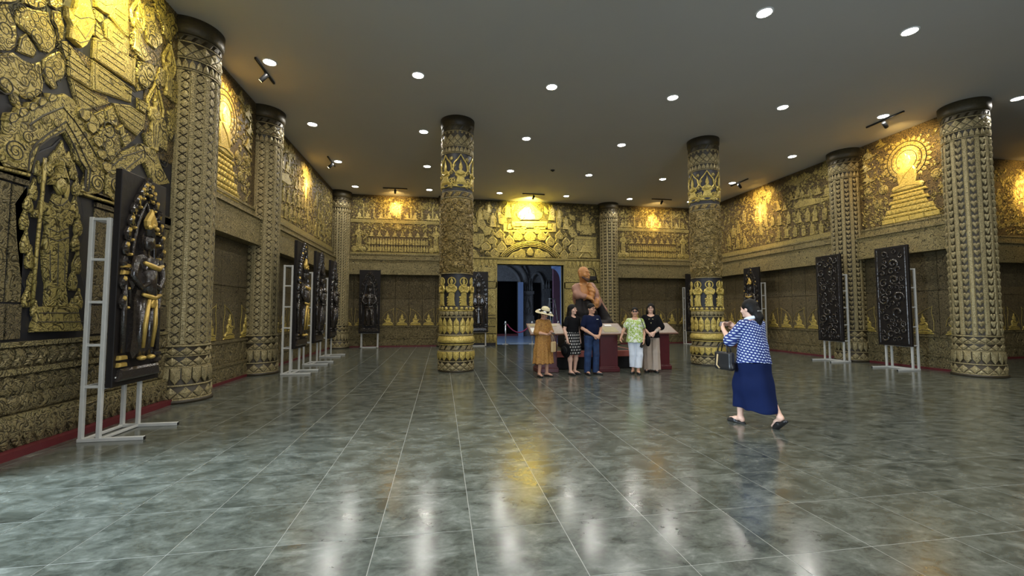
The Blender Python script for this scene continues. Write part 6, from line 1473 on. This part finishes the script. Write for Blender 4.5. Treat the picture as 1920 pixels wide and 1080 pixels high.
# ------------------------------------------------------------------ seated statue of an old monk
def statue():
    S_ = 1.60; st = empty('monk_statue', (3.86, 11.25, .402), math.radians(8)); tag(st, 'large seated statue of a bald bearded monk, orange-brown above a black robe', 'statue')
    t = NT('painted_statue_skin'); nz = t.noise(t.obj(), 9, 5); M['st_skin'] = t.set(t.mix(nz, (.34, .13, .035), (.52, .25, .075)), .42); t.bump(nz, .25, .02)
    t = NT('statue_worn_robe'); nz = t.noise(t.obj(), 6, 5); M['st_robe'] = t.set(t.mix(nz, (.24, .115, .075), (.38, .20, .14)), .55); t.bump(nz, .4, .03)
    M['st_black'] = plain('statue_black_lacquer', (.008, .006, .006), .6, 0, .4, 8, .3, .2); M['st_beard'] = plain('statue_beard', (.09, .045, .03), .7, 0, .4, 40, .5)
    hz, hd = 2.06, Vector((-.05, -.10, 2.06)); q = (0.02, 0, .38); R3 = Euler(q).to_matrix(); HP = lambda x, y, z: hd+R3 @ Vector((x, y, z))
    # body: head, neck, chest, right arm and hands
    F = Field(.05)
    F.ell(HP(0, .02, .045), (.135, .16, .155), .03, q); F.ell(HP(0, -.02, -.05), (.118, .13, .135), .05, q); F.cap(HP(0, -.155, .015), HP(0, -.185, -.045), .017, .028, .02)
    F.ell(HP(0, -.15, -.10), (.06, .04, .03), .03); F.ell(HP(0, -.125, -.145), (.055, .045, .05), .04)
    for s in (-1, 1):
        F.ell(HP(s*.055, -.175, .022), (.038, .03, .02), op='sub'); F.ell(HP(s*.054, -.128, .018), (.028, .024, .020), .008); F.cap(HP(s*.02, -.158, .055), HP(s*.09, -.138, .062), .015, .012, .015)
        F.ell(HP(s*.075, -.115, -.045), (.040, .035, .04), .03); F.ell(HP(s*.135, .02, -.03), (.018, .035, .075), .012, q)
    F.cap(HP(0, .03, -.10), (0, .02, 1.80), .090, .10, .05); F.ell((0, .0, 1.52), (.23, .16, .28), .08); F.ell((0, -.02, 1.25), (.22, .18, .22), .08)
    F.cap((-.19, .02, 1.67), (.21, .02, 1.68), .105, .105, .06); F.cap((0, 0, 1.2), (0, 0, .7), .24, .3, .1)
    F.chain([(-.22, .0, 1.65), (-.25, -.12, 1.47), (-.04, -.30, 1.42)], [.105, .09, .055], .04); F.chain([(.24, .0, 1.64), (.33, -.12, 1.40), (.26, -.27, 1.32)], [.10, .085, .06], .04)
    def bighand(w, d, nrm, side):
        w, d, nrm = Vector(w), Vector(d).normalized(), Vector(nrm); nrm = (nrm-d*nrm.dot(d)).normalized(); s = d.cross(nrm)*side; P = lambda a, b, c: w+d*a+s*b+nrm*c
        F.cap(w, P(.08, 0, 0), .055, .06, .03)
        for b, ln in ((.052, .125), (.018, .14), (-.018, .13), (-.05, .105)):
            p0 = P(.12, b, 0); p1 = p0+(d*.9+nrm*.4)*ln*.5; p2 = p1+(d*.5+nrm*.85)*ln*.5; F.cap(P(.04, b*.7, 0), p0, .026, .022, .015); F.chain([p0, p1, p2], [.021, .019, .016], .006)
        t0 = P(.05, .05, .01); F.chain([t0, t0+(d*.6+s*.7)*.07, t0+(d*1.3+s*.75)*.07], [.026, .022, .018], .01)
    bighand((-.04, -.30, 1.42), (.85, -.25, -.35), (0, .4, -1), 1); bighand((.26, -.27, 1.32), (-.35, -.25, -.9), (0, 1, -.3), -1)
    skin('body', F, M['st_skin'], st, .014)
    # beard, sash over the chest
    F = Field(.03); F.ell(HP(0, -.125, -.155), (.075, .055, .065), .03, q); F.cap(HP(-.10, -.06, -.10), HP(0, -.135, -.17), .035, .03, .03); F.cap(HP(.10, -.06, -.10), HP(0, -.135, -.17), .035, .03, .03); F.cap(HP(-.06, -.162, -.075), HP(.06, -.162, -.075), .012, .012, .01); F.ell(HP(0, -.175, -.10), (.032, .03, .012), op='sub'); skin('beard', F, M['st_beard'], st, .011)
    # robe over the shoulders, upper part worn to brown
    F = Field(.05); F.chain([(-.06, .10, 1.75), (-.21, .02, 1.66), (-.255, -.11, 1.48), (-.10, -.26, 1.43)], [.09, .125, .112, .072], .05)
    F.chain([(.06, .10, 1.77), (.22, .02, 1.69), (.30, -.02, 1.56), (.40, .0, 1.36)], [.10, .13, .12, .10], .05); F.ell((0, .12, 1.45), (.28, .13, .34), .06)
    F.chain([(.32, .03, 1.60), (.47, .0, 1.32), (.62, -.02, 1.08), (.70, -.04, .84)], [.085, .075, .07, .06], .04); F.chain([(.24, -.10, 1.68), (.28, -.16, 1.50), (.30, -.17, 1.30)], [.07, .075, .08], .04)
    F.ell((.27, -.24, 1.26), (.11, .09, .14), .04)
    skin('robe_shoulders', F, M['st_robe'], st, .013, lambda X, Y, Z: .009*np.sin(38*X+18*Z)*np.cos(20*Y))
    F = Field(.04); F.chain([(.10, -.13, 1.74), (.15, -.20, 1.58), (.10, -.23, 1.42)], [.07, .08, .075], .04); skin('sash', F, M['st_skin'], st, .011, lambda X, Y, Z: .007*np.sin(60*Z+30*X))
    # black lower robe over lap and knees down to the seat
    F = Field(.07); F.ell((.02, .05, 1.05), (.34, .26, .32), .08); F.chain([(-.20, -.10, 1.36), (-.20, -.16, 1.0), (-.34, -.1, .3)], [.10, .15, .22], .08); F.chain([(.40, -.12, 1.20), (.53, -.12, .86), (.55, -.1, .3)], [.10, .17, .24], .08)
    F.chain([(.02, -.20, 1.24), (.05, -.25, 1.0)], [.12, .2], .08); F.chain([(-.42, -.30, .66), (0, -.50, .58), (.50, -.32, .66)], [.18, .16, .19], .1); F.box((.05, .0, .25), (.66, .44, .26), .06, .08); F.cut((0, 0, .064), (0, 0, -1)); skin('lower_robe', F, M['st_black'], st, .016, lambda X, Y, Z: .012*np.sin(16*X+9*Z))
statue()
